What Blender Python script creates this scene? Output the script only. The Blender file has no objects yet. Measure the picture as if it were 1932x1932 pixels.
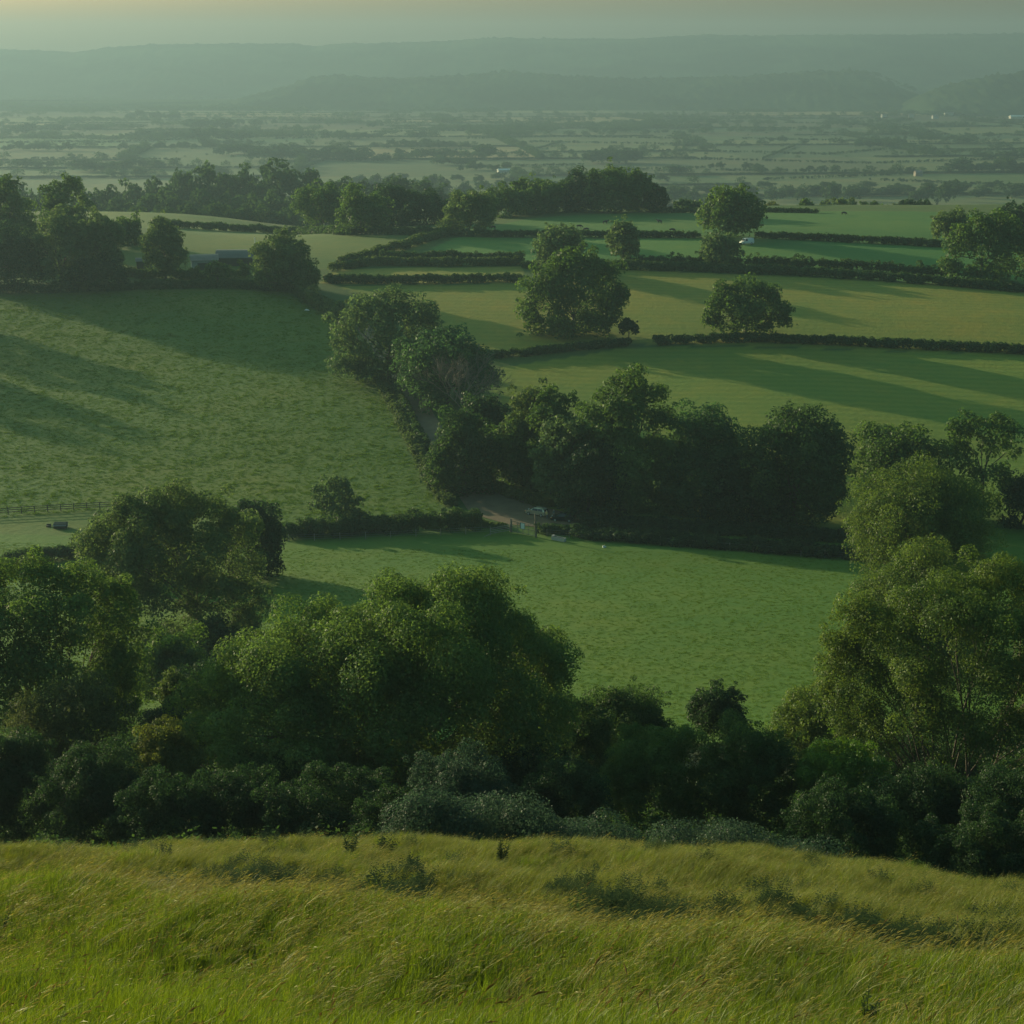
import bpy, bmesh, math, random
import numpy as np
from mathutils import Vector, Matrix

# ------------------------------------------------------------------ basics
scene = bpy.context.scene
COL = scene.collection
RNG = np.random.default_rng(7)
PITCH = math.radians(15.9)
FPX = 3000.0            # focal length in units of 1/1932 of the picture width
CT, ST = math.cos(PITCH), math.sin(PITCH)
SUN_AZ = math.radians(-50.0)      # from +Y (the view direction), negative = towards -X
SUN_EL = math.radians(11.2)

def link(o, parent=None):
    COL.objects.link(o)
    if parent is not None:
        o.parent = parent
    return o

def tag(o, label=None, cat=None, group=None, kind=None):
    if label: o['label'] = label
    if cat: o['category'] = cat
    if group: o['group'] = group
    if kind: o['kind'] = kind
    return o

def empty(name, loc, rotz=0.0):
    o = bpy.data.objects.new(name, None)
    o.empty_display_size = 0.5
    o.location = loc
    o.rotation_euler = (0, 0, rotz)
    return link(o)

# ------------------------------------------------------------------ materials
def new_mat(name):
    m = bpy.data.materials.new(name)
    m.use_nodes = True
    nt = m.node_tree
    nt.nodes.clear()
    out = nt.nodes.new('ShaderNodeOutputMaterial')
    return m, nt, out

def simple(name, rgb, rough=0.7, metal=0.0, noise=0.0, nscale=3.0):
    m, nt, out = new_mat(name)
    b = nt.nodes.new('ShaderNodeBsdfPrincipled')
    b.inputs['Roughness'].default_value = rough
    b.inputs['Metallic'].default_value = metal
    b.inputs['Base Color'].default_value = (*rgb, 1)
    if noise > 0:
        n = nt.nodes.new('ShaderNodeTexNoise'); n.inputs['Scale'].default_value = nscale
        n.inputs['Detail'].default_value = 6
        tc = nt.nodes.new('ShaderNodeTexCoord'); nt.links.new(tc.outputs['Object'], n.inputs['Vector'])
        mx = nt.nodes.new('ShaderNodeMix'); mx.data_type = 'RGBA'
        mx.inputs['A'].default_value = (*[c * (1 - noise) for c in rgb], 1)
        mx.inputs['B'].default_value = (*[min(1, c * (1 + noise)) for c in rgb], 1)
        nt.links.new(n.outputs['Fac'], mx.inputs['Factor'])
        nt.links.new(mx.outputs['Result'], b.inputs['Base Color'])
    nt.links.new(b.outputs[0], out.inputs['Surface'])
    return m

def leaf_mat(name, ca, cb, trans=0.46, gloss=0.012):
    """ca..cb: the leaf colours of one kind of plant; every leaf carries its own 'tone'."""
    m, nt, out = new_mat(name)
    at = nt.nodes.new('ShaderNodeAttribute'); at.attribute_name = 'tone'
    mx = nt.nodes.new('ShaderNodeMix'); mx.data_type = 'RGBA'
    mx.inputs['A'].default_value = (*ca, 1); mx.inputs['B'].default_value = (*cb, 1)
    nt.links.new(at.outputs['Fac'], mx.inputs['Factor'])
    d = nt.nodes.new('ShaderNodeBsdfDiffuse'); t = nt.nodes.new('ShaderNodeBsdfTranslucent')
    nt.links.new(mx.outputs['Result'], d.inputs['Color'])
    h = nt.nodes.new('ShaderNodeHueSaturation'); h.inputs['Hue'].default_value = 0.485
    h.inputs['Saturation'].default_value = 1.15; h.inputs['Value'].default_value = 1.35
    nt.links.new(mx.outputs['Result'], h.inputs['Color']); nt.links.new(h.outputs[0], t.inputs['Color'])
    ms = nt.nodes.new('ShaderNodeMixShader'); ms.inputs[0].default_value = trans
    nt.links.new(d.outputs[0], ms.inputs[1]); nt.links.new(t.outputs[0], ms.inputs[2])
    last = ms
    if gloss > 0:
        g = nt.nodes.new('ShaderNodeBsdfGlossy'); g.inputs['Roughness'].default_value = 0.45
        g.inputs['Color'].default_value = (0.8, 0.8, 0.8, 1)
        m2 = nt.nodes.new('ShaderNodeMixShader'); m2.inputs[0].default_value = gloss
        nt.links.new(ms.outputs[0], m2.inputs[1]); nt.links.new(g.outputs[0], m2.inputs[2]); last = m2
    nt.links.new(last.outputs[0], out.inputs['Surface'])
    return m

M = {}
M['ash'] = leaf_mat('ash leaves', (.056, .102, .026), (.118, .182, .050))
M['ash_olive'] = leaf_mat('pale ash leaves', (.052, .090, .030), (.105, .152, .050))
M['oak'] = leaf_mat('oak leaves', (.038, .080, .020), (.084, .140, .034))
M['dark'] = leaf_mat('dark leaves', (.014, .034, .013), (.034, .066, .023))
M['chestnut'] = leaf_mat('chestnut leaves', (.026, .066, .024), (.068, .130, .042))
M['willow'] = leaf_mat('willow leaves', (.052, .094, .036), (.096, .145, .052))
M['poplar'] = leaf_mat('poplar leaves', (.046, .084, .022), (.108, .155, .036))
M['bright'] = leaf_mat('fresh leaves', (.050, .100, .018), (.100, .175, .030))
M['bramble'] = leaf_mat('bramble leaves', (.022, .044, .027), (.046, .074, .046))
M['hedge'] = leaf_mat('hedge leaves', (.026, .058, .018), (.058, .100, .029))
M['hedge_light'] = leaf_mat('hazel leaves', (.046, .080, .024), (.086, .122, .036))
M['ochre'] = leaf_mat('ochre leaves', (.056, .078, .020), (.115, .135, .030))
M['russet'] = leaf_mat('russet twigs', (.036, .052, .022), (.075, .094, .034))
M['far'] = leaf_mat('far leaves', (.022, .048, .019), (.046, .082, .028), gloss=0)
M['bark'] = simple('bark', (.060, .048, .036), .9, noise=.4, nscale=2.0)
M['bark_pale'] = simple('pale bark', (.11, .095, .075), .9, noise=.35, nscale=2.0)
M['twig'] = simple('dry twigs', (.17, .13, .095), .9)
M['timber'] = simple('weathered timber', (.20, .18, .15), .85, noise=.3, nscale=4.0)
M['dark_timber'] = simple('dark timber', (.055, .045, .036), .85, noise=.3, nscale=4.0)
M['steel'] = simple('galvanised steel', (.45, .47, .48), .45, .8, noise=.15)
M['wire'] = simple('wire', (.22, .22, .22), .5, .7)
M['white'] = simple('white paint', (.58, .58, .55), .4, noise=.06)
M['concrete'] = simple('concrete', (.36, .35, .32), .9, noise=.25)
M['tin'] = simple('weathered roof sheet', (.13, .12, .11), .85, .0, noise=.2, nscale=.8)
M['tile'] = simple('lichened roof', (.24, .19, .16), .9, noise=.3, nscale=.8)
M['wall_grey'] = simple('grey block wall', (.30, .30, .29), .9, noise=.2)
M['wall_white'] = simple('white wall', (.36, .35, .32), .8)
M['glass'] = simple('car glass', (.02, .025, .03), .06)
M['rubber'] = simple('rubber', (.02, .02, .02), .8)
M['silver_paint'] = simple('pale gold paint', (.52, .48, .36), .25, .55)
M['black_paint'] = simple('black paint', (.02, .022, .025), .12)
M['lamp'] = simple('lamp glass', (.85, .85, .82), .08, .3)
M['amber'] = simple('amber lens', (.85, .28, .03), .15)
M['skin'] = simple('skin', (.45, .30, .23), .6)
M['tan_cloth'] = simple('tan cloth', (.42, .33, .14), .9)
M['grey_cloth'] = simple('grey cloth', (.16, .18, .18), .9)
M['jeans'] = simple('jeans', (.10, .12, .15), .9)
M['hair'] = simple('hair', (.05, .035, .025), .8)
M['cow'] = simple('dark hide', (.022, .018, .015), .8)
M['rust'] = simple('red brown timber', (.16, .075, .05), .85, noise=.3)
M['sign'] = simple('notice paper', (.62, .68, .66), .6, noise=.05)
M['sign_frame'] = simple('notice frame', (.03, .11, .12), .6)

# ------------------------------------------------------------------ terrain
PY = np.array([(-300, 60), (-120, 26), (-30, 5), (0, -1.8), (19, -12.8), (36, -20.4), (53, -28.0), (58, -30.9), (62, -34.0), (75, -42.8), (95, -52.6),
               (125, -61), (150, -66.5), (170, -69.4), (205, -72.7), (245, -76.4), (262, -77.2), (285, -76.6), (330, -73.7),
               (372, -70.7), (400, -67.6), (440, -63.3), (480, -59.7), (523, -57.2), (560, -56.2), (640, -56.6), (700, -62.8),
               (760, -69.5), (820, -75.5), (900, -83.5), (1000, -93), (1200, -112), (1400, -126), (1600, -133), (1900, -135), (4000, -135.2), (30000, -135.5)], float)

def pchip(xk, yk):
    h = np.diff(xk); d = np.diff(yk) / h
    m = np.zeros_like(yk); m[0] = d[0]; m[-1] = d[-1]
    for i in range(1, len(xk) - 1):
        if d[i - 1] * d[i] > 0:
            w1 = 2 * h[i] + h[i - 1]; w2 = h[i] + 2 * h[i - 1]
            m[i] = (w1 + w2) / (w1 / d[i - 1] + w2 / d[i])
    def f(x):
        x = np.clip(x, xk[0], xk[-1] - 1e-6)
        i = np.clip(np.searchsorted(xk, x, side='right') - 1, 0, len(xk) - 2)
        t = (x - xk[i]) / h[i]
        return ((2*t**3 - 3*t**2 + 1) * yk[i] + (t**3 - 2*t**2 + t) * h[i] * m[i]
                + (-2*t**3 + 3*t**2) * yk[i + 1] + (t**3 - t**2) * h[i] * m[i + 1])
    return f
PF = pchip(PY[:, 0], PY[:, 1])

def crest_y(x):
    return np.interp(x, [-20, -13, -6, 0, 4, 9, 14], [37.5, 37.0, 33.5, 30.0, 28.0, 24.0, 21.0])

def H(x, y):
    x = np.asarray(x, float); y = np.asarray(y, float)
    z = PF(y)
    g = np.exp(-(np.maximum(0, y - 58) / 30.0) ** 2) * np.clip(y / 58, 0, 1)
    z = z - 0.0064 * np.maximum(0, x) ** 2 * g * (np.abs(x) < 60) - 0.0064 * 3600 * g * (x >= 60)
    z = z - 0.0010 * np.minimum(0, np.maximum(x, -40)) ** 2 * g
    # grassy step of the near bank
    near = (y > 0) * (y < 75)
    yc = crest_y(x)
    z = z + near * (0.35 * np.exp(-((y - yc + 2) / 4.0) ** 2) - 0.55 * np.exp(-((y - yc - 4.0) / 3.0) ** 2))
    z = z + near * (0.16 * np.sin(0.55 * y + 0.35 * x) + 0.10 * np.sin(1.1 * x - 0.4 * y + 1))
    # hollow in the ridge, gentle swells in the fields
    z = z - 8.0 * np.exp(-((x + 78) / 42.0) ** 2) * np.exp(-((y - 640) / 75.0) ** 2)
    z = z - 2.4 / (1 + np.exp((x + 62) / 12.0)) * np.exp(-((y - 645) / 75.0) ** 2)
    z = z - 15.0 * np.exp(-((y - 835) / 125.0) ** 2) / (1 + np.exp((x + 62) / 16.0)) * np.clip((y - 655) / 60, 0, 1)
    z = z + .045 * 60 * (1 - np.exp(-np.maximum(0, x - 30) / 60.0)) * np.clip((y - 300) / 60, 0, 1) * np.clip((470 - y) / 60, 0, 1)
    far = np.clip((y - 170) / 60, 0, 1) * np.clip((900 - y) / 200, 0, 1)
    z = z + far * (0.7 * np.sin(x * .021 + .8) * np.sin(y * .017) + 0.25 * np.sin(x * .06 + y * .03))
    return z

def ray(px, py):
    a = (px - 966) / FPX; b = (966 - py) / FPX
    return np.array([a, CT + b * ST, -ST + b * CT])

_YS = np.concatenate([np.linspace(14, 60, 1400), np.linspace(60, 700, 3500)[1:], np.geomspace(700, 14000, 3000)[1:]])
def at(px, py):
    """ground point seen at a picture position (units of a 1932 wide picture)"""
    d = ray(px, py)
    x = d[0] / d[1] * _YS; z = d[2] / d[1] * _YS
    below = z <= H(x, _YS)
    i = int(np.argmax(below)) if below.any() else len(_YS) - 1
    return Vector((x[i], _YS[i], float(H(x[i], _YS[i]))))

def at_y(px, y):
    z = float(PF(np.array(y)))
    for _ in range(6):
        x = (px - 966) / FPX * (y * CT - z * ST)
        z = float(H(x, y))
    return Vector((x, y, z))

def z_at(py, y):
    k = (966 - py) / FPX
    return y * (k * CT - ST) / (CT + k * ST)

def scale_at(p):
    return FPX / (p[1] * CT - p[2] * ST)

def base_of(px, b):
    if isinstance(b, tuple): return at_y(px, b[1])
    return at(px, b)

# ------------------------------------------------------------------ mesh helpers
def mesh_np(name, verts, quads, mat, tone=None, parent=None, smooth=False):
    me = bpy.data.meshes.new(name)
    n = len(verts); q = len(quads); k = quads.shape[1]
    me.vertices.add(n); me.vertices.foreach_set('co', np.ascontiguousarray(verts, np.float32).ravel())
    me.loops.add(q * k); me.loops.foreach_set('vertex_index', np.ascontiguousarray(quads, np.int32).ravel())
    me.polygons.add(q)
    me.polygons.foreach_set('loop_start', np.arange(0, q * k, k, dtype=np.int32))
    if tone is not None:
        a = me.attributes.new('tone', 'FLOAT', 'FACE'); a.data.foreach_set('value', np.ascontiguousarray(tone, np.float32))
    if smooth: me.polygons.foreach_set('use_smooth', np.ones(q, bool))
    me.update(calc_edges=True)
    me.materials.append(mat)
    o = bpy.data.objects.new(name, me)
    return link(o, parent)

class MB:
    """collects boxes, bars, tubes, prisms; builds ONE mesh"""
    def __init__(self): self.v = []; self.f = []
    def add(self, v, f):
        n = len(self.v); self.v += [tuple(p) for p in v]; self.f += [tuple(i + n for i in q) for q in f]
    def box(self, c, s, rz=0.0, ry=0.0):
        R = Matrix.Rotation(rz, 3, 'Z') @ Matrix.Rotation(ry, 3, 'Y')
        vs = []
        for i in (-1, 1):
            for j in (-1, 1):
                for k in (-1, 1):
                    vs.append(Vector(c) + R @ Vector((i * s[0] / 2, j * s[1] / 2, k * s[2] / 2)))
        self.add(vs, [(0, 1, 3, 2), (4, 6, 7, 5), (0, 4, 5, 1), (2, 3, 7, 6), (0, 2, 6, 4), (1, 5, 7, 3)])
    def tube(self, pts, radii, sides=6, cap=True):
        pts = [Vector(p) for p in pts]; n = len(pts); vs = []; fs = []
        for i, p in enumerate(pts):
            t = (pts[min(i + 1, n - 1)] - pts[max(i - 1, 0)])
            t = t.normalized() if t.length > 1e-9 else Vector((0, 0, 1))
            a = t.cross(Vector((0, 0, 1))) if abs(t.z) < .9 else t.cross(Vector((1, 0, 0)))
            a.normalize(); b = t.cross(a)
            for s in range(sides):
                w = 2 * math.pi * s / sides
                vs.append(p + (a * math.cos(w) + b * math.sin(w)) * radii[i])
        for i in range(n - 1):
            for s in range(sides):
                fs.append((i * sides + s, i * sides + (s + 1) % sides, (i + 1) * sides + (s + 1) % sides, (i + 1) * sides + s))
        if cap:
            fs.append(tuple(range(sides - 1, -1, -1))); fs.append(tuple((n - 1) * sides + s for s in range(sides)))
        self.add(vs, fs)
    def prism(self, poly, y0, y1, taper=None):
        """side profile poly (x,z) between y0 and y1"""
        n = len(poly)
        vs = [(x, y0, z) for x, z in poly] + [(x, y1, z) for x, z in poly]
        fs = [tuple(range(n)), tuple(range(2 * n - 1, n - 1, -1))]
        fs += [(i, i + n, (i + 1) % n + n, (i + 1) % n) for i in range(n)]
        self.add(vs, fs)
    def build(self, name, mat, parent=None, bevel=0.0, smooth=False):
        me = bpy.data.meshes.new(name)
        me.from_pydata(self.v, [], self.f)
        bm = bmesh.new(); bm.from_mesh(me)
        bmesh.ops.recalc_face_normals(bm, faces=bm.faces)
        if bevel > 0:
            bmesh.ops.bevel(bm, geom=list(bm.edges), offset=bevel, segments=2, affect='EDGES', clamp_overlap=True)
        bm.to_mesh(me); bm.free()
        if smooth:
            for p in me.polygons: p.use_smooth = True
        me.materials.append(mat)
        return link(bpy.data.objects.new(name, me), parent)

def unit(a):
    return a / np.maximum(1e-9, np.linalg.norm(a, axis=1, keepdims=True))

def leaf_arrays(rng, C, R, N, size, zs=1.0, upright=0.0, tone_c=None, inner=.62, aspect=.36):
    """N leaves on clumps C (n,3) of radii R"""
    w = R ** 2; w = w / w.sum()
    idx = rng.choice(len(C), N, p=w)
    d = unit(rng.normal(size=(N, 3)))
    fl = (d[:, 2] < -.2) & (rng.random(N) < .6); d[fl, 2] *= -1
    rad = R[idx] * (inner + (1.08 - inner) * rng.random(N) ** .6)
    p = C[idx] + d * rad[:, None] * np.array([1, 1, zs])
    nrm = unit(d * 1.0 + rng.normal(size=(N, 3)) * .52 + np.array([0, 0, .20]))
    t = rng.normal(size=(N, 3)) + np.array([0, 0, upright])
    t = unit(t - nrm * (t * nrm).sum(1, keepdims=True))
    b = np.cross(nrm, t)
    L = size * rng.uniform(.6, 1.35, N)[:, None]
    v = np.stack([p - t * L * .5, p + b * L * aspect - t * L * .05, p + t * L * .5, p - b * L * aspect - t * L * .05], 1).reshape(-1, 3)
    q = np.arange(N * 4, dtype=np.int32).reshape(-1, 4)
    base = rng.random(len(C)) if tone_c is None else tone_c
    tone = np.clip(base[idx] * .65 + rng.random(N) * .40 - .02, 0, 1)
    return v, q, tone

def lobes_auto(rng, a, b, c, n, shape):
    k = np.arange(n) + .5
    zz = 1 - 2 * k / n; ph = np.pi * (1 + 5 ** .5) * k + rng.random() * 6
    out = []
    for i in range(n):
        dz = zz[i]; s = math.sqrt(max(0, 1 - dz * dz))
        dx, dy = s * math.cos(ph[i]), s * math.sin(ph[i])
        if shape in ('dome', 'bush') and dz < 0:
            s2 = 1 / max(.35, math.hypot(dx, dy)) * .92; dx *= s2; dy *= s2
        if shape == 'egg':
            g = (1 - .42 * dz) if dz > 0 else (1 - .05 * dz); dx *= g * .95; dy *= g * .95
        if shape == 'column':
            g = 1 / max(.6, math.hypot(dx, dy)) if abs(dz) < .8 else 1; dx *= g; dy *= g
        r = rng.uniform(.25, .50) * min(a, c * 1.2)
        j = rng.uniform(.78, 1.10)
        out.append((dx * max(.1, a - r) * j, dy * max(.1, b - r) * j, dz * max(.1, c - r) * j, r))
    out.append((0, 0, 0, min(a, c) * .62))
    return np.array(out)

def clumps_of(rng, lob, center, m, drop=.08):
    C = []; R = []; T = []
    for (x, y, z, r) in lob:
        tone_l = rng.random()
        o = np.array([x, y, z]); out = o - center
        out = out / max(1e-6, np.linalg.norm(out))
        d = unit(rng.normal(size=(m, 3)))
        keep = (d @ out > -.45) & (rng.random(m) > drop)
        d = d[keep]
        if len(d) == 0: continue
        rr = r * rng.uniform(.30, .54, len(d))
        C.append(o + d * (r * rng.uniform(.55, .95, len(d)))[:, None]); R.append(rr)
        T.append(np.clip(.5 * tone_l + .6 * rng.random(len(d)), 0, 1))
        C.append(o[None]); R.append(np.array([r * .72])); T.append(np.array([tone_l * .4]))
    return np.concatenate(C), np.concatenate(R), np.concatenate(T)

def trunk_mesh(rng, base, top_targets, r0, H_, fork=.3, stems=1):
    mb = MB()
    base = Vector(base)
    tt = [Vector(t) for t in top_targets]
    cen = sum(tt, Vector()) / len(tt)
    for s in range(stems):
        off = Vector((rng.uniform(-1, 1), rng.uniform(-1, 1), 0)) * (0 if stems == 1 else r0 * 2.5)
        fk = base + off + (cen - base) * fork + Vector((rng.uniform(-.3, .3), rng.uniform(-.3, .3), 0)) * r0 * 2
        fk.z = base.z + H_ * fork * rng.uniform(.9, 1.1)
        b0 = base + off - Vector((0, 0, .6))
        mid = b0.lerp(fk, .5) + Vector((rng.uniform(-.5, .5), rng.uniform(-.5, .5), 0)) * r0
        k = 1.0 if stems == 1 else .6
        mb.tube([b0, b0 + Vector((0, 0, .8)), mid, fk], [r0 * 1.5 * k, r0 * 1.05 * k, r0 * .9 * k, r0 * .8 * k], 8)
        for i, t in enumerate(tt):
            if stems > 1 and i % stems != s: continue
            start = fk if i % 2 == 0 else mid.lerp(fk, rng.uniform(.6, 1))
            c1 = start.lerp(t, .35) + Vector((0, 0, (t - start).length * .12)) + Vector(rng.uniform(-.3, .3, 3)) * r0 * 2
            c2 = start.lerp(t, .7) + Vector((0, 0, (t - start).length * .08)) + Vector(rng.uniform(-.5, .5, 3)) * r0 * 2
            r1 = r0 * rng.uniform(.22, .36) * k ** .5
            mb.tube([start, c1, c2, t], [r1, r1 * .75, r1 * .5, r1 * .2], 6, cap=False)
            for _ in range(3):
                e = t + Vector(np.clip(rng.normal(size=3), -1.2, 1.2)) * min((t - start).length * .12, 1.6)
                s0 = c1.lerp(c2, rng.uniform(0, 1))
                m1 = s0.lerp(e, .5) + Vector((0, 0, (e - s0).length * .1))
                mb.tube([s0, m1, e], [r1 * .4, r1 * .28, r1 * .08], 5, cap=False)
    return mb

SEED = [100]
def tree(name, label, cx, base, L, R, top, bot, mat='oak', shape='round', lobes=None, n=18, m=14, cov=4.6, leaf=5.0,
         group=None, cat='tree', fork=.3, zs=1.0, upright=0.0, trunk=True, drop=.08, bark='bark', stems=1, deep=.9, r0=None, aspect=.36, lift=0.0, grow=1.10, rag=.16):
    """A tree or shrub: base on the ground at picture position (cx, base); L, R, top, bot: extent of its crown."""
    SEED[0] += 1
    rng = np.random.default_rng(SEED[0])
    p = base_of(cx, base); s = scale_at(p)
    zt = z_at(top, p.y); zb = z_at(bot, p.y)
    cxw = ((L + R) / 2 - cx) / s
    a = (R - L) / 2 / s * (grow if lobes is None else 1); c = (zt - zb) / 2; b = a * deep
    if lobes is None: c *= 1.06
    cz = zt - c - p.z
    if lobes is None:
        lob = lobes_auto(rng, a, b, c, n, shape)
        lob[:, 0] += cxw; lob[:, 2] += cz
    else:
        lob = []
        for (lx, ly, lr, ld) in lobes:
            zz = z_at(ly, p.y + ld) - p.z
            lob.append(((lx - cx) / s, ld, zz, lr * 1.18 / s))
        lob = np.array(lob)
    center = np.array([cxw, 0, cz - c * .3])
    C, Rr, T = clumps_of(rng, lob, center, m, drop)
    # ragged outline: some sprays reach out beyond the crown
    out_ = rng.random(len(C)) < rag
    C[out_] += (C[out_] - center) * rng.uniform(.06, .24, out_.sum())[:, None]; Rr[out_] *= .6
    size = leaf * 1.08 / s
    area = math.pi * a * c if lobes is None else float((lob[:, 3] ** 2).sum()) * 1.5
    N = int(min(270000, max(500, 2.0 * cov * area / (size * size * aspect * 1.15))))
    v, q, tone = leaf_arrays(rng, C, Rr, N, size, zs, upright, T, aspect=aspect)
    v[:, 2] = np.maximum(v[:, 2], -.2)
    root = None
    if trunk:
        root = empty(name, p)
        tag(root, label, cat, group)
        cr = mesh_np('crown', v, q, M[mat], tone, root)
        Ht = zt - p.z
        r = r0 or max(.08, .018 * Ht + .010 * a)
        sel = lob[:-1] if lobes is None else lob
        sel = sel[sel[:, 2] > Ht * fork * .8]
        if len(sel) == 0: sel = lob
        tb = trunk_mesh(rng, (0, 0, 0), [tuple(l[:3]) for l in sel], r, Ht, fork, stems)
        tb.build('trunk', M[bark], root, smooth=True)
        return root
    o = mesh_np(name, v, q, M[mat], tone)
    o.location = p
    tag(o, label, cat, group)
    return o

def hedge(label, pts, h, w, mat='hedge', leaf=3.6, cov=4.5, name='hedge', rough=.35, group=None, ragged=0.0, cat='hedge', stuff=False, upright=0.0):
    SEED[0] += 1
    rng = np.random.default_rng(SEED[0])
    P = [at(x, y) if not isinstance(y, tuple) else at_y(x, y[1]) for x, y in pts]
    seg = [(P[i + 1] - P[i]).length for i in range(len(P) - 1)]
    tot = sum(seg); org = P[len(P) // 2]
    s = scale_at(org); size = max(leaf / s, .09)
    ncl = int(max(20, tot / (h * .45) * 8))
    tt = np.sort(rng.random(ncl)) * tot
    cum = np.concatenate([[0], np.cumsum(seg)])
    A = np.array([list(p) for p in P])
    x = np.interp(tt, cum, A[:, 0]); y = np.interp(tt, cum, A[:, 1])
    i = np.clip(np.searchsorted(cum, tt) - 1, 0, len(seg) - 1)
    dirs = unit(np.diff(A, axis=0)[:, :2]); nx, ny = -dirs[i, 1], dirs[i, 0]
    hv = h * (1 + rough * (np.sin(tt * .31 + rng.random() * 6) * .4 + np.sin(tt * .83 + 2) * .3 + rng.normal(size=ncl) * .25) * .6)
    if ragged: hv = hv * (1 + ragged * (rng.random(ncl) ** 4) * 1.5)
    u = rng.uniform(-1, 1, ncl)
    x = x + nx * u * w * .5; y = y + ny * u * w * .5
    Rr = h * rng.uniform(.22, .42, ncl)
    hz = np.maximum(.2, hv * (1 - .25 * u * u) - Rr * .8) * rng.random(ncl) ** .5
    C = np.stack([x, y, H(x, y) + hz], 1) - np.array(list(org))
    N = int(min(140000, 2.0 * cov * tot * (h + w * .5) / (size * size * .3 * 1.2)))
    v, q, tone = leaf_arrays(rng, C, Rr, N, size, 1.0, upright)
    o = mesh_np(name, v, q, M[mat], tone)
    o.location = org
    return tag(o, label, cat, group, 'stuff' if stuff else None)

# ------------------------------------------------------------------ camera, sun, sky, haze
cam = bpy.data.cameras.new('camera')
cam.sensor_width = 36.0; cam.sensor_fit = 'HORIZONTAL'; cam.lens = 36.0 * FPX / 1932.0
cam.clip_start = .5; cam.clip_end = 60000
co = link(bpy.data.objects.new('camera', cam))
co.rotation_euler = (math.pi / 2 - PITCH, 0, 0)
scene.camera = co

sun_dir = Vector((math.sin(SUN_AZ) * math.cos(SUN_EL), math.cos(SUN_AZ) * math.cos(SUN_EL), math.sin(SUN_EL)))
sl = bpy.data.lights.new('sun', 'SUN'); sl.energy = 4.8; sl.angle = math.radians(.55); sl.color = (1.0, .85, .53)
so = link(bpy.data.objects.new('sun', sl)); so.rotation_euler = sun_dir.to_track_quat('Z', 'Y').to_euler()

world = bpy.data.worlds.new('World'); scene.world = world; world.use_nodes = True
nt = world.node_tree; nt.nodes.clear()
wo = nt.nodes.new('ShaderNodeOutputWorld'); bg = nt.nodes.new('ShaderNodeBackground')
sk = nt.nodes.new('ShaderNodeTexSky'); sk.sky_type = 'NISHITA'; sk.sun_disc = False
sk.sun_elevation = SUN_EL; sk.sun_rotation = SUN_AZ
sk.air_density = 1.2; sk.dust_density = 7.5; sk.ozone_density = 1.5; sk.altitude = 150
tint = nt.nodes.new('ShaderNodeMix'); tint.data_type = 'RGBA'; tint.blend_type = 'MULTIPLY'
tint.inputs['Factor'].default_value = 1.0
# the sky is warm and pale in the mist low down, blue green higher up
tcw = nt.nodes.new('ShaderNodeTexCoord'); sepw = nt.nodes.new('ShaderNodeSeparateXYZ'); nt.links.new(tcw.outputs['Generated'], sepw.inputs[0])
mrw = nt.nodes.new('ShaderNodeMapRange'); mrw.inputs[1].default_value = .04; mrw.inputs[2].default_value = .25
nt.links.new(sepw.outputs['Z'], mrw.inputs[0])
mxw = nt.nodes.new('ShaderNodeMix'); mxw.data_type = 'RGBA'; mxw.inputs['A'].default_value = (1.72, 1.72, 1.58, 1); mxw.inputs['B'].default_value = (.46, .94, .84, 1)
nt.links.new(mrw.outputs[0], mxw.inputs['Factor']); nt.links.new(mxw.outputs['Result'], tint.inputs['B'])
nt.links.new(sk.outputs[0], tint.inputs['A']); nt.links.new(tint.outputs['Result'], bg.inputs['Color'])
bg.inputs['Strength'].default_value = .125
nt.links.new(bg.outputs[0], wo.inputs['Surface'])

vs = scene.view_settings
scene.display_settings.display_device = 'sRGB'
vs.view_transform = 'Standard'; vs.look = 'None'; vs.gamma = 1.0; vs.use_curve_mapping = False
vs.exposure = 0.95
cy = scene.cycles
cy.max_bounces = 6; cy.diffuse_bounces = 2; cy.glossy_bounces = 2; cy.transmission_bounces = 3; cy.volume_bounces = 0
cy.transparent_max_bounces = 8
cy.use_denoising = True

hm, hnt, hout = new_mat('haze air')
pv = hnt.nodes.new('ShaderNodeVolumePrincipled')
pv.inputs['Color'].default_value = (.212, .311, .384, 1)
pv.inputs['Density'].default_value = 0.00022
pv.inputs['Anisotropy'].default_value = .32
pv.inputs['Density Attribute'].default_value = ''
for k in ('Color Attribute', 'Temperature Attribute'):
    if k in pv.inputs: pv.inputs[k].default_value = ''
hnt.links.new(pv.outputs[0], hout.inputs['Volume'])
hm.cycles.homogeneous_volume = True
hb = MB(); hb.box((0, 3950, 16), (13000, 8700, 310))
haze = hb.build('haze', hm); tag(haze, kind='stuff')

# ------------------------------------------------------------------ ground: one sheet to the horizon
ys = np.concatenate([np.array([-300, -200, -120, -80, -50, -30, -18, -10, -4, 0]), np.linspace(3, 80, 200), np.linspace(80, 700, 330)[1:], np.geomspace(700, 8200, 330)[1:]])
sx = np.linspace(-1, 1, 321); sx = np.sign(sx) * (np.abs(sx) ** 1.15)
GX = sx[None, :] * (.70 * np.maximum(ys, 0) + 45)[:, None]
GY = np.repeat(ys[:, None], len(sx), 1)
GZ = H(GX, GY)

def in_poly(x, y, poly):
    r = np.zeros(x.shape, bool); n = len(poly); j = n - 1
    for i in range(n):
        xi, yi = poly[i]; xj, yj = poly[j]
        c = ((yi > y) != (yj > y)) & (x < (xj - xi) * (y - yi) / ((yj - yi) or 1e-9) + xi)
        r ^= c; j = i
    return r
def ground_poly(pts):
    return [tuple(at(px, py))[:2] for px, py in pts]

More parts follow.
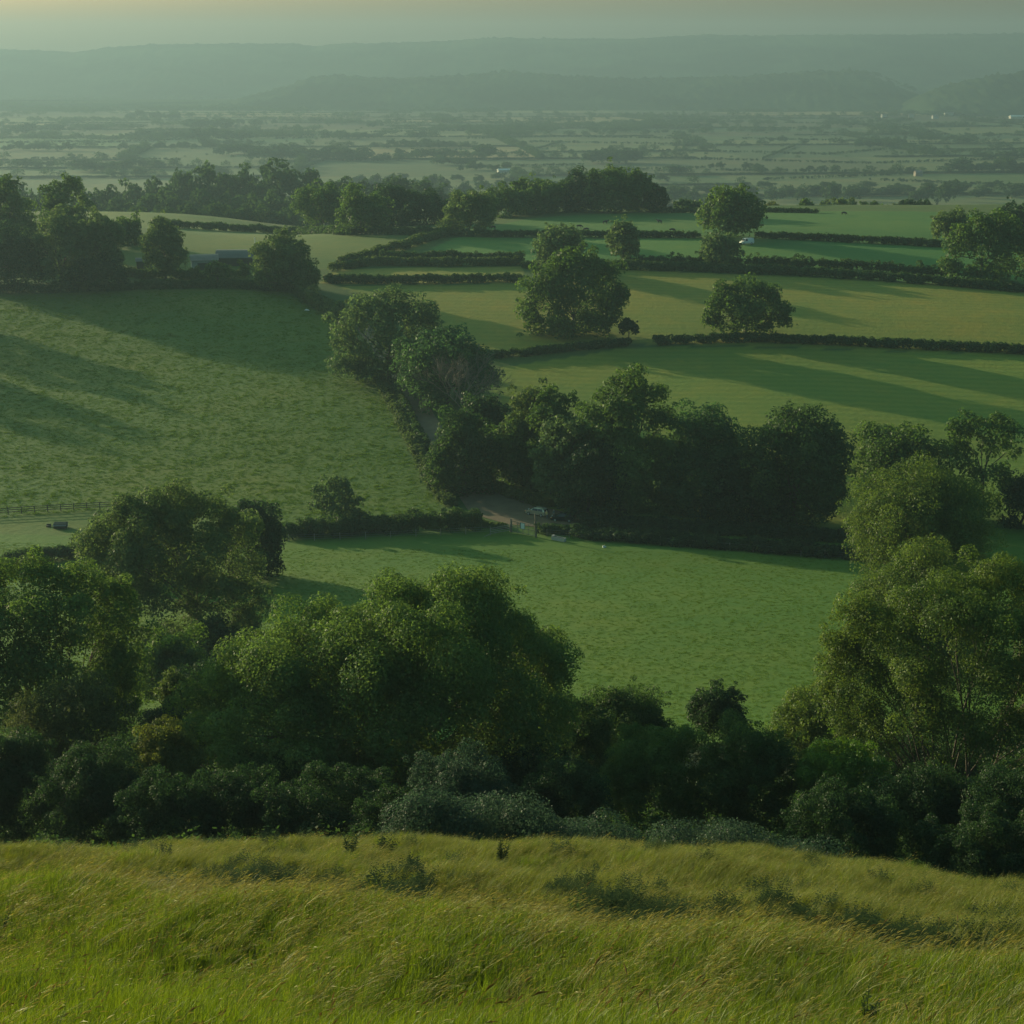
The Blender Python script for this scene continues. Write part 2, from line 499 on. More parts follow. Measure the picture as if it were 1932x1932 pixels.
def hash2(i, j, k=0):
    h = np.sin(i * 127.1 + j * 311.7 + k * 74.7) * 43758.5453
    return h - np.floor(h)

def plain_cells(x, y):
    """the pattern of far fields: irregular strips in slightly turned rows"""
    u = x * .985 + y * .17 + 60 * np.sin(y / 700.0); v = y * .985 - x * .12 + 80 * np.sin(x / 900.0 + 1)
    row = np.floor(v / 330.0); fv = v / 330.0 - row
    wid = 210 + 260 * hash2(row, 3)
    uu = u / wid + hash2(row, 9) * 7
    colm = np.floor(uu); fu = uu - colm
    half = hash2(row, colm, 5) > .45
    sub = np.where(half, np.floor(fv * 2), 0)
    return row, colm, sub, fu, fv, wid, half

Cg = np.zeros((*GX.shape, 4)); Cg[..., :3] = (.045, .085, .022)
far = GY > 1000
row, colm, sub, fu, fv, wid, half = plain_cells(GX, GY)
h1 = hash2(row, colm, sub + 11); h2 = hash2(row, colm, sub + 23); h3 = hash2(row, colm, sub + 31)
pc = np.stack([.024 + .036 * h1, .062 + .048 * h2, .018 + .010 * h3], -1)
tanf = (hash2(row, colm, sub + 41) > .88)
pc *= np.clip(1 - .45 * (GY[..., None] - 2400) / 1500, .42, 1)  # field colours darkened with distance to blend into the hill foot
pc[tanf] = (.13, .125, .050)
mead = (hash2(row, colm, sub + 53) > .82); pc[mead] = (.075, .105, .034)
Cg[far, :3] = pc[far]
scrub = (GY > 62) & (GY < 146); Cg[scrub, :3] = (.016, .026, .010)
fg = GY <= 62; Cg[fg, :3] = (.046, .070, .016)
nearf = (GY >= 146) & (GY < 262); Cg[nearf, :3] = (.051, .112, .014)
FIELDS = [
    ((.064, .112, .018), 0.0, [(-900, 562), (100, 553), (300, 546), (540, 548), (640, 610), (712, 710), (800, 905), (850, 968), (540, 1004), (280, 962), (-900, 1010)]),
    ((.066, .108, .020), 0.0, [(-900, 1010), (280, 962), (540, 1004), (400, 1060), (130, 1050), (-60, 1076), (-900, 1110)]),
    ((.110, .158, .024), 1.0, [(900, 700), (1190, 655), (1230, 655), (1932, 668), (2700, 690), (2700, 990), (1000, 985), (960, 800)]),
    ((.136, .160, .027), 0.8, [(640, 540), (985, 535), (1170, 508), (1500, 522), (1932, 548), (2700, 590), (2700, 690), (1932, 668), (1230, 650), (1190, 646), (920, 672), (800, 610)]),
    ((.17, .175, .036), 0.4, [(600, 535), (640, 508), (985, 503), (985, 535)]),
    ((.050, .138, .028), 0.4, [(770, 495), (860, 448), (1310, 450), (1440, 448), (1780, 465), (2000, 480), (1932, 545), (1480, 520), (985, 497)]),
    ((.040, .112, .022), 0.0, [(845, 444), (1000, 412), (1250, 399), (1780, 400), (2000, 420), (2000, 480), (1770, 464), (1440, 448), (1310, 450), (1100, 448)]),
    ((.060, .104, .022), 0.3, [(330, 433), (480, 438), (640, 445), (850, 446), (760, 490), (620, 505), (480, 540), (200, 520), (220, 450)]),
    ((.066, .116, .030), 0.0, [(150, 400), (230, 396), (480, 424), (560, 440), (480, 438), (330, 433), (150, 430)]),
]
for rgb, mow, poly in FIELDS:
    mk = in_poly(GX, GY, ground_poly(poly)) & (GY > 255) & (GY < 760)
    Cg[mk, :3] = rgb; Cg[mk, 3] = mow
LANE = [(1120, 990, 3.0), (1075, 982, 3.2), (1010, 968, 3.6), (960, 953, 4.6), (915, 930, 4.4), (880, 905, 2.6), (850, 870, 2.3), (822, 820, 2.2), (800, 782, 2.1), (778, 745, 2.1), (752, 705, 2.0), (715, 655, 2.0), (675, 605, 2.0)]

gi = np.arange(GX.size).reshape(GX.shape)
quads = np.stack([gi[:-1, :-1], gi[:-1, 1:], gi[1:, 1:], gi[1:, :-1]], -1).reshape(-1, 4)

gm, gnt, gout = new_mat('pasture ground')
L = gnt.links
ga = gnt.nodes.new('ShaderNodeAttribute'); ga.attribute_name = 'Col'
geo = gnt.nodes.new('ShaderNodeNewGeometry')
def gnode(t, **kw):
    n = gnt.nodes.new(t)
    for k, v in kw.items(): setattr(n, k, v)
    return n
def gnoise(scale, detail, vec, rough=.6):
    n = gnode('ShaderNodeTexNoise'); n.inputs['Scale'].default_value = scale; n.inputs['Detail'].default_value = detail
    n.inputs['Roughness'].default_value = rough; L.new(vec, n.inputs['Vector']); return n
def gmath(op, a, b):
    n = gnode('ShaderNodeMath', operation=op)
    for i, s in enumerate((a, b)):
        if isinstance(s, (int, float)): n.inputs[i].default_value = s
        else: L.new(s, n.inputs[i])
    return n.outputs[0]
def gmap(fac, lo, hi, a, b):
    n = gnode('ShaderNodeMapRange'); L.new(fac, n.inputs[0])
    for i, v in enumerate((lo, hi, a, b)): n.inputs[i + 1].default_value = v
    return n.outputs[0]
P_ = geo.outputs['Position']
mp = gnode('ShaderNodeMapping'); mp.inputs['Scale'].default_value = (1, 1, .3); L.new(P_, mp.inputs['Vector'])
n_big = gnoise(.018, 5, mp.outputs[0]); n_mid = gnoise(.16, 5, mp.outputs[0]); n_tus = gnoise(.75, 4, mp.outputs[0], .65)
n_fine = gnoise(3.2, 3, mp.outputs[0])
# colour: large patches of drier grass, small darker tussocks (their own colour), mown lines
dry = gnode('ShaderNodeMix', data_type='RGBA'); dry.blend_type = 'MULTIPLY'
dry.inputs['B'].default_value = (1.55, 1.12, 1.1, 1)
L.new(ga.outputs['Color'], dry.inputs['A']); L.new(gmap(n_big.outputs['Fac'], .42, .68, 0, 1), dry.inputs['Factor'])
d2 = gnode('ShaderNodeMix', data_type='RGBA'); d2.blend_type = 'MULTIPLY'; d2.inputs['B'].default_value = (1.25, 1.04, .95, 1)
L.new(dry.outputs['Result'], d2.inputs['A']); L.new(gmap(n_mid.outputs['Fac'], .45, .7, 0, 1), d2.inputs['Factor'])
d3 = gnode('ShaderNodeMix', data_type='RGBA'); d3.blend_type = 'MULTIPLY'; d3.inputs['B'].default_value = (.82, .90, .84, 1)
L.new(d2.outputs['Result'], d3.inputs['A']); L.new(gmap(n_tus.outputs['Fac'], .50, .70, 0, 1), d3.inputs['Factor'])
# mown swaths run across the slope
mp2 = gnode('ShaderNodeMapping'); mp2.inputs['Rotation'].default_value = (0, 0, math.radians(8)); L.new(P_, mp2.inputs['Vector'])
wv = gnode('ShaderNodeTexWave', wave_type='BANDS', bands_direction='Y'); wv.inputs['Scale'].default_value = .095
wv.inputs['Distortion'].default_value = 3.0; wv.inputs['Detail'].default_value = 3; wv.inputs['Detail Scale'].default_value = .25
L.new(mp2.outputs[0], wv.inputs['Vector'])
mow = gmath('MULTIPLY', wv.outputs['Fac'], ga.outputs['Alpha'])
d4 = gnode('ShaderNodeMix', data_type='RGBA'); d4.blend_type = 'MULTIPLY'; d4.inputs['B'].default_value = (.72, .82, .72, 1)
L.new(d3.outputs['Result'], d4.inputs['A']); L.new(gmath('MULTIPLY', mow, .5), d4.inputs['Factor'])
gb = gnode('ShaderNodeBsdfPrincipled'); gb.inputs['Roughness'].default_value = .95; gb.inputs['Specular IOR Level'].default_value = .15
L.new(d4.outputs['Result'], gb.inputs['Base Color'])
hsum = gmath('ADD', gmath('MULTIPLY', n_tus.outputs['Fac'], .26), gmath('MULTIPLY', n_fine.outputs['Fac'], .10))
hsum = gmath('ADD', hsum, gmath('MULTIPLY', mow, .05))
bp = gnode('ShaderNodeBump'); bp.inputs['Strength'].default_value = .5; bp.inputs['Distance'].default_value = 1.0
L.new(hsum, bp.inputs['Height']); L.new(bp.outputs[0], gb.inputs['Normal'])
L.new(gb.outputs[0], gout.inputs['Surface'])

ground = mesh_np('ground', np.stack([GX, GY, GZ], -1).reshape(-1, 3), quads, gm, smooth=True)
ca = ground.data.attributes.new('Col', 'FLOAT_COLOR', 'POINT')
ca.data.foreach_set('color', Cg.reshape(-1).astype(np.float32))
tag(ground, kind='structure')

# lane and gravel yard
def strip(name, mat, pts, lift):
    P = [(at(x, y), w) for x, y, w in pts]
    cen = []; 
    for i in range(len(P) - 1):
        a, b = P[i], P[i + 1]; k = 10
        for j in range(k): cen.append((a[0].lerp(b[0], j / k), a[1] + (b[1] - a[1]) * j / k))
    cen.append(P[-1])
    V = []; Q = []
    for i, (p, w) in enumerate(cen):
        d = (cen[min(i + 1, len(cen) - 1)][0] - cen[max(i - 1, 0)][0]); d.z = 0; d.normalize(); n = Vector((-d.y, d.x, 0))
        for j in range(9):
            q = p + n * w * (j / 4 - 1)
            V.append((q.x, q.y, float(H(q.x, q.y)) + lift))
    for i in range(len(cen) - 1):
        for j in range(8):
            Q.append((i * 9 + j, i * 9 + j + 1, (i + 1) * 9 + j + 1, (i + 1) * 9 + j))
    o = mesh_np(name, np.array(V), np.array(Q), mat, smooth=True)
    return tag(o, kind='structure')
M['lane'] = simple('stony brown lane', (.125, .085, .048), .95, noise=.45, nscale=.5)
strip('road', M['lane'], LANE, .09)
strip('path', M['lane'], [(895, 935, 3.0), (930, 962, 4.5), (985, 978, 4.5), (1040, 988, 3.0)], .06)

# ------------------------------------------------------------------ hills across the plain
def ridge(name, y_top, depth, prof, x_ext, rgb, bump, seed, foot=-136):
    rng = np.random.default_rng(seed)
    px = np.array([p[0] for p in prof], float); py = np.array([p[1] for p in prof], float)
    xs = np.linspace(-x_ext, x_ext, 900)
    t = np.linspace(0, 1, 46)
    V = []; 
    zt_of = np.interp((xs / (y_top * CT) * FPX) + 966, px, [z_at(q, y_top) for q in py])
    ph = rng.random(14) * 6; 
    rough = sum(np.sin(xs / (40 * 1.45 ** i) + ph[i]) * (1.45 ** i) for i in range(8)) / 30
    tree_b = np.abs(rng.normal(size=len(xs))) * bump
    X = np.repeat(xs[None], len(t), 0); Y = np.zeros_like(X); Z = np.zeros_like(X)
    for i, tt in enumerate(t):
        if tt <= .6:
            k = tt / .6; e = k * k * (3 - 2 * k)
            Y[i] = y_top - depth * (1 - k) + (1 - k) * 120 * np.sin(xs / 700 + ph[3])
            gul = (np.sin(xs / 310 + ph[1] + k * 1.5) + .6 * np.sin(xs / 130 + ph[2] - k)) * .02 * (k * (1 - k) * 4)
            Z[i] = foot + (zt_of - foot) * np.clip(e + gul, 0, 1.0) + rough * e * bump * .3
        else:
            k = (tt - .6) / .4
            Y[i] = y_top + depth * .35 * k
            Z[i] = foot + (zt_of - foot) * (1 - k * k)
        Z[i] += np.abs(rng.normal(size=len(xs))) * bump * .7 * (tt > .1) * (zt_of - foot > 15) * (1 if tt < .62 else 0)
    gi = np.arange(X.size).reshape(X.shape)
    q = np.stack([gi[:-1, :-1], gi[:-1, 1:], gi[1:, 1:], gi[1:, :-1]], -1).reshape(-1, 4)
    m, n_, o_ = new_mat(name + ' cover')
    bs = n_.nodes.new('ShaderNodeBsdfDiffuse')
    g = n_.nodes.new('ShaderNodeNewGeometry'); nz = n_.nodes.new('ShaderNodeTexNoise'); nz.inputs['Scale'].default_value = .0035; nz.inputs['Detail'].default_value = 6
    n_.links.new(g.outputs['Position'], nz.inputs['Vector'])
    cr = n_.nodes.new('ShaderNodeValToRGB')
    cr.color_ramp.elements[0].position = .42; cr.color_ramp.elements[0].color = (rgb[0] * .6, rgb[1] * .6, rgb[2] * .6, 1)
    cr.color_ramp.elements[1].position = .62; cr.color_ramp.elements[1].color = (rgb[0] * 1.9, rgb[1] * 1.7, rgb[2] * 1.5, 1)
    n_.links.new(nz.outputs['Fac'], cr.inputs[0]); n_.links.new(cr.outputs[0], bs.inputs['Color']); n_.links.new(bs.outputs[0], o_.inputs['Surface'])
    o = mesh_np(name, np.stack([X, Y, Z], -1).reshape(-1, 3), q, m, smooth=True)
    return tag(o, kind='structure')

ridge('hills', 6700, 1200, [(-2500, 100), (-600, 93), (0, 95), (100, 97), (140, 100), (165, 97), (200, 91), (300, 84), (430, 83), (560, 83), (600, 89), (640, 84), (750, 82), (850, 79),
      (910, 74), (960, 72), (1000, 74), (1200, 74), (1260, 70), (1330, 66), (1400, 68), (1600, 67), (1750, 66), (1850, 65), (1932, 63), (2600, 62), (4200, 70)],
      5000, (.036, .054, .028), 4, 3)
ridge('hills', 5100, 750, [(-3000, 190), (450, 188), (540, 166), (590, 148), (640, 144), (700, 149), (760, 151), (840, 147), (900, 143), (960, 139), (1030, 144), (1100, 148), (1200, 151), (1300, 149), (1400, 146), (1480, 141),
      (1540, 137), (1600, 136), (1630, 141), (1660, 153), (1690, 168), (1720, 182), (3000, 186)], 4200, (.026, .044, .022), 7, 5)
ridge('hills', 4500, 550, [(-3000, 215), (1690, 208), (1730, 186), (1770, 168), (1820, 155), (1870, 146), (1932, 138), (2050, 132), (2400, 150), (3000, 200)], 3600, (.024, .042, .021), 7, 8)
ridge('hills', 6100, 450, [(-3000, 190), (240, 165), (275, 146), (300, 134), (330, 129), (365, 131), (395, 140), (430, 152), (470, 180), (3000, 190)], 4000, (.028, .045, .024), 5, 9)

# ------------------------------------------------------------------ trees near the camera, below the bank
G_N = 'trees on the slope below the bank'
tree('ash_tree', 'big spreading ash tree with domed lit crown in front of the near pasture', 770, ('y', 96), 370, 1095, 1080, 1560, 'ash',
     lobes=[(900, 1150, 70, 0), (820, 1155, 72, 2), (745, 1160, 62, -1), (960, 1200, 62, 2), (690, 1195, 58, -2), (1010, 1235, 55, 3), (600, 1205, 62, 1), (545, 1235, 52, -2),
            (850, 1240, 85, -5), (740, 1260, 80, -5), (640, 1275, 75, -4), (470, 1265, 58, -1), (560, 1310, 70, -5), (430, 1320, 55, 0), (450, 1385, 62, -3), (520, 1400, 62, -6),
            (930, 1290, 75, -3), (1020, 1300, 66, 2), (1035, 1350, 55, 0), (960, 1370, 70, -4), (850, 1340, 80, -6), (750, 1360, 80, -6), (640, 1390, 75, -6), (900, 1430, 70, -3),
            (790, 1430, 75, -5), (690, 1450, 70, -5), (590, 1460, 62, -4), (1000, 1420, 55, 1), (880, 1145, 50, 4), (800, 1230, 60, 5), (700, 1230, 60, 5), (960, 1240, 60, 6), (600, 1290, 60, 5)],
     m=18, cov=5.0, leaf=4.2, group=G_N, fork=.34, r0=.55, drop=.26, rag=.05)
tree('ash_tree', 'broad ash tree with pale lit top at the picture edge above the twiggy thicket', 130, ('y', 103), -60, 305, 1045, 1420, 'ash',
     lobes=[(130, 1100, 46, 0), (60, 1115, 48, 0), (190, 1108, 44, 1), (0, 1142, 50, 0), (245, 1140, 40, 2), (-60, 1190, 60, 0), (90, 1165, 60, -3), (170, 1170, 55, -3), (20, 1200, 60, -3),
            (235, 1195, 48, 0), (262, 1255, 45, 0), (150, 1250, 60, -4), (60, 1270, 60, -4), (225, 1290, 48, -2), (-30, 1280, 60, -2), (110, 1330, 55, -3), (0, 1350, 60, -2), (190, 1340, 45, -2)],
     m=16, cov=4.2, leaf=4.2, group=G_N, fork=.35, r0=.38, drop=.14)
tree('ash_tree', 'dull olive open tree with bare limbs at the corner of the near pasture', 395, ('y', 182), 165, 500, 925, 1270, 'ash_olive',
     lobes=[(345, 965, 45, 0), (280, 975, 45, 0), (405, 975, 42, 1), (230, 1005, 42, 0), (455, 1010, 38, 2), (200, 1040, 38, 0), (330, 1030, 50, -3), (400, 1045, 46, -3), (265, 1060, 48, -3), (460, 1070, 40, 0),
            (340, 1110, 50, -3), (420, 1120, 45, -2), (280, 1130, 45, -2), (470, 1130, 36, 0), (370, 1175, 45, -2), (450, 1180, 36, 0), (330, 1200, 40, 0), (400, 1225, 42, -1), (470, 1215, 36, 0), (265, 1190, 42, 0), (215, 1110, 40, 0), (200, 1170, 36, 1)],
     m=16, cov=4.4, leaf=4.2, group=G_N, fork=.3, r0=.42, drop=.14)
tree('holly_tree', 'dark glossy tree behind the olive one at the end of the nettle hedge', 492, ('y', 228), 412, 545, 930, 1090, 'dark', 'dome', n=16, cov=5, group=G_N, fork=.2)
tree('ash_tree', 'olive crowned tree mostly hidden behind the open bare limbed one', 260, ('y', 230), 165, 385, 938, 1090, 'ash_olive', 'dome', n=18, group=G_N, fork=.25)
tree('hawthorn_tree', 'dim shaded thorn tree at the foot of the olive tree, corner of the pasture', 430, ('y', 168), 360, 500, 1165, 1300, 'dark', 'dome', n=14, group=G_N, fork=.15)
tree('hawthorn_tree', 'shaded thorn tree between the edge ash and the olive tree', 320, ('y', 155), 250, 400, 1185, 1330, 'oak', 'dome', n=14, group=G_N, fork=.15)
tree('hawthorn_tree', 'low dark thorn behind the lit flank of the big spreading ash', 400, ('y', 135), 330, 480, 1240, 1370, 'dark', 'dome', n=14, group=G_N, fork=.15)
# the group at the other side
tree('poplar_tree', 'round olive yellow poplar standing behind the tall stemmed one, top against dark trees', 1725, ('y', 196), 1588, 1860, 868, 1130, 'poplar', 'dome', n=24, m=18, cov=4.4, leaf=3.3,
     group=G_N, zs=1.05, upright=1.2, fork=.25)
tree('poplar_tree', 'smaller yellow green poplar wedged between the round one and the tall stemmed one', 1730, ('y', 150), 1600, 1850, 1012, 1290, 'poplar', 'dome', n=20, m=18, cov=4.4, leaf=3.3,
     group=G_N, zs=1.05, upright=1.4, fork=.2)
tree('poplar_tree', 'tall many stemmed poplar with fanning branches at the picture edge by the near pasture', 1790, ('y', 98), 1545, 2060, 1070, 1500, 'poplar',
     lobes=[(1760, 1130, 55, 0), (1690, 1150, 55, -2), (1840, 1130, 52, 0), (1910, 1160, 52, 0), (1640, 1190, 52, 0), (1600, 1240, 45, 2), (1740, 1195, 62, -4), (1820, 1210, 62, -4), (1900, 1240, 60, -3),
            (1680, 1260, 55, -3), (1610, 1300, 50, 0), (1580, 1340, 42, 2), (1572, 1225, 36, 1), (1590, 1175, 40, 1), (1562, 1285, 34, 2), (1945, 1120, 50, 1), (1985, 1230, 60, 0), (2030, 1300, 60, 0), (1960, 1320, 60, -3), (1870, 1320, 62, -4), (1780, 1300, 60, -5), (1690, 1340, 55, -3),
            (1630, 1375, 46, 0), (1740, 1390, 55, -4), (1850, 1400, 60, -4), (1940, 1410, 60, -3)],
     m=17, cov=3.4, leaf=3.4, group=G_N, zs=1.0, upright=1.0, fork=.16, r0=.34, stems=3, drop=.18)

# ------------------------------------------------------------------ thicket between the bank and the pasture
G_B = 'bushes in the thicket below the bank'
def bush(label, cx, y, L_, R_, top, bot, mat='dark', name='bush', **k):
    kw = dict(shape='bush', n=18, m=17, cov=4.0, leaf=3.3, drop=.24, rag=.28, group=G_B, cat='bush', trunk=False)
    kw.update(k)
    return tree(name, label, cx, ('y', y), L_, R_, top, bot, mat, **kw)
bush('twiggy brownish bush below the edge ash, thin dry shoots on top', 150, 92, 50, 265, 1275, 1440, 'russet', cov=2.6, aspect=.12, leaf=6.5, upright=.6)
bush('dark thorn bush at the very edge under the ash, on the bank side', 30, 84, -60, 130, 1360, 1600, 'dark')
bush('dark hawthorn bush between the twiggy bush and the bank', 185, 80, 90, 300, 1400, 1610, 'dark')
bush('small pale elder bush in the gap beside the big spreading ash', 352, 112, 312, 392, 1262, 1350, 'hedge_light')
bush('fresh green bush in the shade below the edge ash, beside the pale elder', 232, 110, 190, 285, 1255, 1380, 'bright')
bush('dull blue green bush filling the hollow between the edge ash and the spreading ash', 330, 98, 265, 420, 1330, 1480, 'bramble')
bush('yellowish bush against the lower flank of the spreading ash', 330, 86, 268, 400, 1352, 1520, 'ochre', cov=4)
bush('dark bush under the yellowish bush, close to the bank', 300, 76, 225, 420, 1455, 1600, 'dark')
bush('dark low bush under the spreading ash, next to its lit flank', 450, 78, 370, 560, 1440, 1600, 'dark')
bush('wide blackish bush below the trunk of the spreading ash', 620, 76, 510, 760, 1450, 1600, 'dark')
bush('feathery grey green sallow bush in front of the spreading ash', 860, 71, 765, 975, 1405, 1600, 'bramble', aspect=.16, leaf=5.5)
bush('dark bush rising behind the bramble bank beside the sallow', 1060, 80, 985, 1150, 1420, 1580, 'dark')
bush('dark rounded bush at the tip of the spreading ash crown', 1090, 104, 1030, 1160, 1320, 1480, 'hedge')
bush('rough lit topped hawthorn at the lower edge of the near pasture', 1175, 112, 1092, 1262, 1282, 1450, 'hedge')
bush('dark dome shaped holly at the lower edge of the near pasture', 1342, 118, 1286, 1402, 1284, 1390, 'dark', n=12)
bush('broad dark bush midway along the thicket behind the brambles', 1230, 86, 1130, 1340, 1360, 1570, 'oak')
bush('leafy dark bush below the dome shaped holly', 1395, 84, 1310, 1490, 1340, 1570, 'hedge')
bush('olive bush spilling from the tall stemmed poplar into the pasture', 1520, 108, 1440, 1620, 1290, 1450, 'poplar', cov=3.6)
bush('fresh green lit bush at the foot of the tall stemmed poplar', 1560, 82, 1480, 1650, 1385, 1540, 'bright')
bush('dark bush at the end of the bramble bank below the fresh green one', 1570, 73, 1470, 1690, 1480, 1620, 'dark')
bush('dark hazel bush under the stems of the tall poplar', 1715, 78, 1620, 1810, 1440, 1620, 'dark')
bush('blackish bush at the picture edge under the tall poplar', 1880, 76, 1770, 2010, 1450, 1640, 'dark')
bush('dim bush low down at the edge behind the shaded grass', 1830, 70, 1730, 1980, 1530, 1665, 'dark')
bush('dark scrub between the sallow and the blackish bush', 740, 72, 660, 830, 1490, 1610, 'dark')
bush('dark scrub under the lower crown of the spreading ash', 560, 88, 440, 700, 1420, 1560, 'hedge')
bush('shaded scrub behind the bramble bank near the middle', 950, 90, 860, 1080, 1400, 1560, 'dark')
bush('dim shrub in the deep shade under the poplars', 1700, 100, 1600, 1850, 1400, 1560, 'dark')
hedge('long low bank of grey green brambles along the top of the grass slope', [(745, ('y', 61.5)), (900, ('y', 62.5)), (1050, ('y', 64)), (1200, ('y', 64.5)), (1350, ('y', 64.5)), (1520, ('y', 65))], 3.5, 5.5, 'bramble', leaf=4.2, name='bramble_bank', rough=.28, cov=5, cat='brambles')

# ------------------------------------------------------------------ the row beyond the gate
G_R = 'trees in the row behind the gate'
tree('hawthorn_tree', 'dark bushy thorn tree at the lane mouth, crown down to the ground', 880, 925, 798, 950, 762, 965, 'hedge', 'egg', n=20, m=14, group=G_R, fork=.2)
tree('sycamore_tree', 'round dark treetop between the dead tree and the lane thorn', 912, 880, 858, 965, 735, 860, 'dark', 'dome', group=G_R)
tree('hazel_tree', 'paler pointed hedge tree behind the lane thorn', 1005, 915, 945, 1080, 722, 940, 'hedge_light', 'egg', n=18, group=G_R)
tree('hazel_tree', 'leafy hedge tree in front of the pointed one, above the parked cars', 960, 915, 900, 1040, 780, 912, 'oak', 'round', group=G_R)
tree('hawthorn_tree', 'narrow pale sided tree right behind the parked cars', 1060, 958, 1005, 1138, 772, 955, 'willow', 'round', n=20, group=G_R)
tree('hazel_tree', 'added shade casting hedge tree squeezed between the pointed one and the parked cars', 1042, ('y', 283), 985, 1108, 728, 918, 'oak', 'dome', n=18, group=G_R, fork=.2)  # extra tree, added so its crown throws shade over the near pasture
tree('ash_tree', 'tallest tree of the gate row, crown rising to a rounded tip', 1180, 965, 1082, 1268, 698, 965, 'oak',
     lobes=[(1195, 735, 38, 0), (1160, 765, 36, 0), (1225, 765, 34, 1), (1135, 800, 38, 0), (1195, 800, 46, -2), (1245, 805, 30, 1), (1115, 845, 36, 0), (1170, 850, 46, -2), (1230, 855, 40, 0),
            (1120, 895, 40, 0), (1095, 930, 36, 0), (1265, 900, 32, 0), (1255, 950, 36, 0), (1180, 905, 46, -2), (1235, 905, 36, 0), (1150, 940, 34, 0), (1210, 945, 34, 0)], m=15, cov=4.4, group=G_R, fork=.25, drop=.1)
tree('oak_tree', 'dark full tree next to the tallest one of the gate row', 1325, 962, 1225, 1430, 760, 1000, 'chestnut', 'round', n=26, m=17, cov=4.6, grow=1.04, drop=.2, group=G_R, fork=.2)
tree('oak_tree', 'darkest broad tree of the gate row with a lumpy top', 1500, 988, 1385, 1612, 764, 1005, 'hedge', 'round', n=28, m=17, cov=4.6, grow=1.04, drop=.2, group=G_R, fork=.2)
tree('oak_tree', 'lower dark tree between the lumpy one and the airy one', 1690, 968, 1590, 1790, 783, 985, 'oak', 'round', n=22, m=16, cov=4.2, grow=1.04, drop=.2, group=G_R)
tree('ash_tree', 'airy tree with a visible trunk and a flat top above the round poplar', 1850, 985, 1768, 1908, 782, 975, 'oak',
     lobes=[(1800, 815, 28, 0), (1835, 808, 26, 0), (1875, 812, 28, 0), (1890, 850, 22, 0), (1850, 850, 26, -1), (1800, 860, 30, 0), (1880, 900, 24, 0), (1830, 910, 32, 0), (1790, 920, 32, 0), (1860, 950, 30, 0)],
     m=14, cov=3.2, group=G_R, fork=.4, drop=.2)
tree('oak_tree', 'dark drooping tree cut by the picture edge at the end of the gate row', 1925, 990, 1885, 2030, 880, 1000, 'dark', 'dome', n=16, group=G_R)
tree('hawthorn_tree', 'shadowed low tree filling the row between the tallest and the car park', 1110, 975, 1050, 1190, 815, 1000, 'dark', 'dome', n=14, group=G_R)
tree('hawthorn_tree', 'shadowed low tree under the lumpy dark oak', 1420, 985, 1320, 1500, 860, 1005, 'dark', 'dome', n=14, group=G_R)

# ------------------------------------------------------------------ trees on the lane
G_L = 'trees along the lane'
tree('willow_tree', 'large pale green willow leaning over the lane beside the wide pasture', 735, 722, 628, 835, 545, 715, 'willow',
     lobes=[(745, 575, 32, 0), (705, 590, 32, 0), (785, 590, 28, 1), (670, 620, 34, 0), (730, 620, 40, -2), (790, 625, 32, 1), (815, 605, 18, 2), (660, 665, 34, 0), (715, 665, 38, -2), (770, 665, 34, 0), (690, 695, 30, 0), (740, 700, 28, 0)],
     m=15, cov=3.8, group=G_L, fork=.3, drop=.08)
tree('chestnut_tree', 'dark glossy dome shaped chestnut tree by the lane behind the bare tree', 845, 765, 746, 936, 612, 762, 'chestnut', 'dome', n=24, m=15, cov=5, group=G_L, fork=.2)
tree('hawthorn_tree', 'leaning wind shaped thorn tree standing alone in the nettle hedge', 642, 990, 585, 688, 903, 990, 'willow',
     lobes=[(620, 930, 24, 0), (645, 925, 22, 0), (605, 952, 18, 0), (640, 955, 24, -1), (662, 955, 22, 0), (655, 978, 18, 0), (672, 968, 14, 0)], m=13, cov=4, group=G_L, fork=.25)
# the bare tree: fine dry twigs
def bare_tree():
    rng = np.random.default_rng(77)
    p = at(872, 792); s = scale_at(p)
    root = empty('bare_tree', p); tag(root, 'dead brown tree of bare fanning twigs in front of the dark chestnut', 'tree', G_L)
    mb = MB(); tw = MB()
    Ht = (798 - 652) / s
    def grow(a, d, l, r, lev, tgt):
        e = a + d * l
        m = a.lerp(e, .5) + Vector(rng.normal(size=3)) * l * .05
        tgt.tube([a, m, e], [r, r * .8, r * .6], 6 if lev < 2 else 4, cap=False)
        if lev >= 4: return
        for _ in range(4 if lev < 3 else 5):
            nd = (d + Vector(rng.normal(size=3)) * (.42 if lev else .5) + Vector((0, 0, .10))).normalized()
            grow(e if rng.random() < .6 else m.lerp(e, rng.random()), nd, l * rng.uniform(.58, .8), r * .55, lev + 1, tw if lev >= 1 else mb)
    mb.tube([(0, 0, -.4), (0, 0, Ht * .12), (.1, 0, Ht * .22)], [.35, .28, .24], 8)
    for i in range(7):
        w = i / 7 * 6.283; d = Vector((math.cos(w) * .75, math.sin(w) * .6, .85)).normalized()
        grow(Vector((.1, 0, Ht * (.12 + .1 * (i % 2)))), d, Ht * .30, .15, 0, mb)
    mb.build('trunk', M['twig'], root); tw.build('twigs', M['twig'], root)
bare_tree()

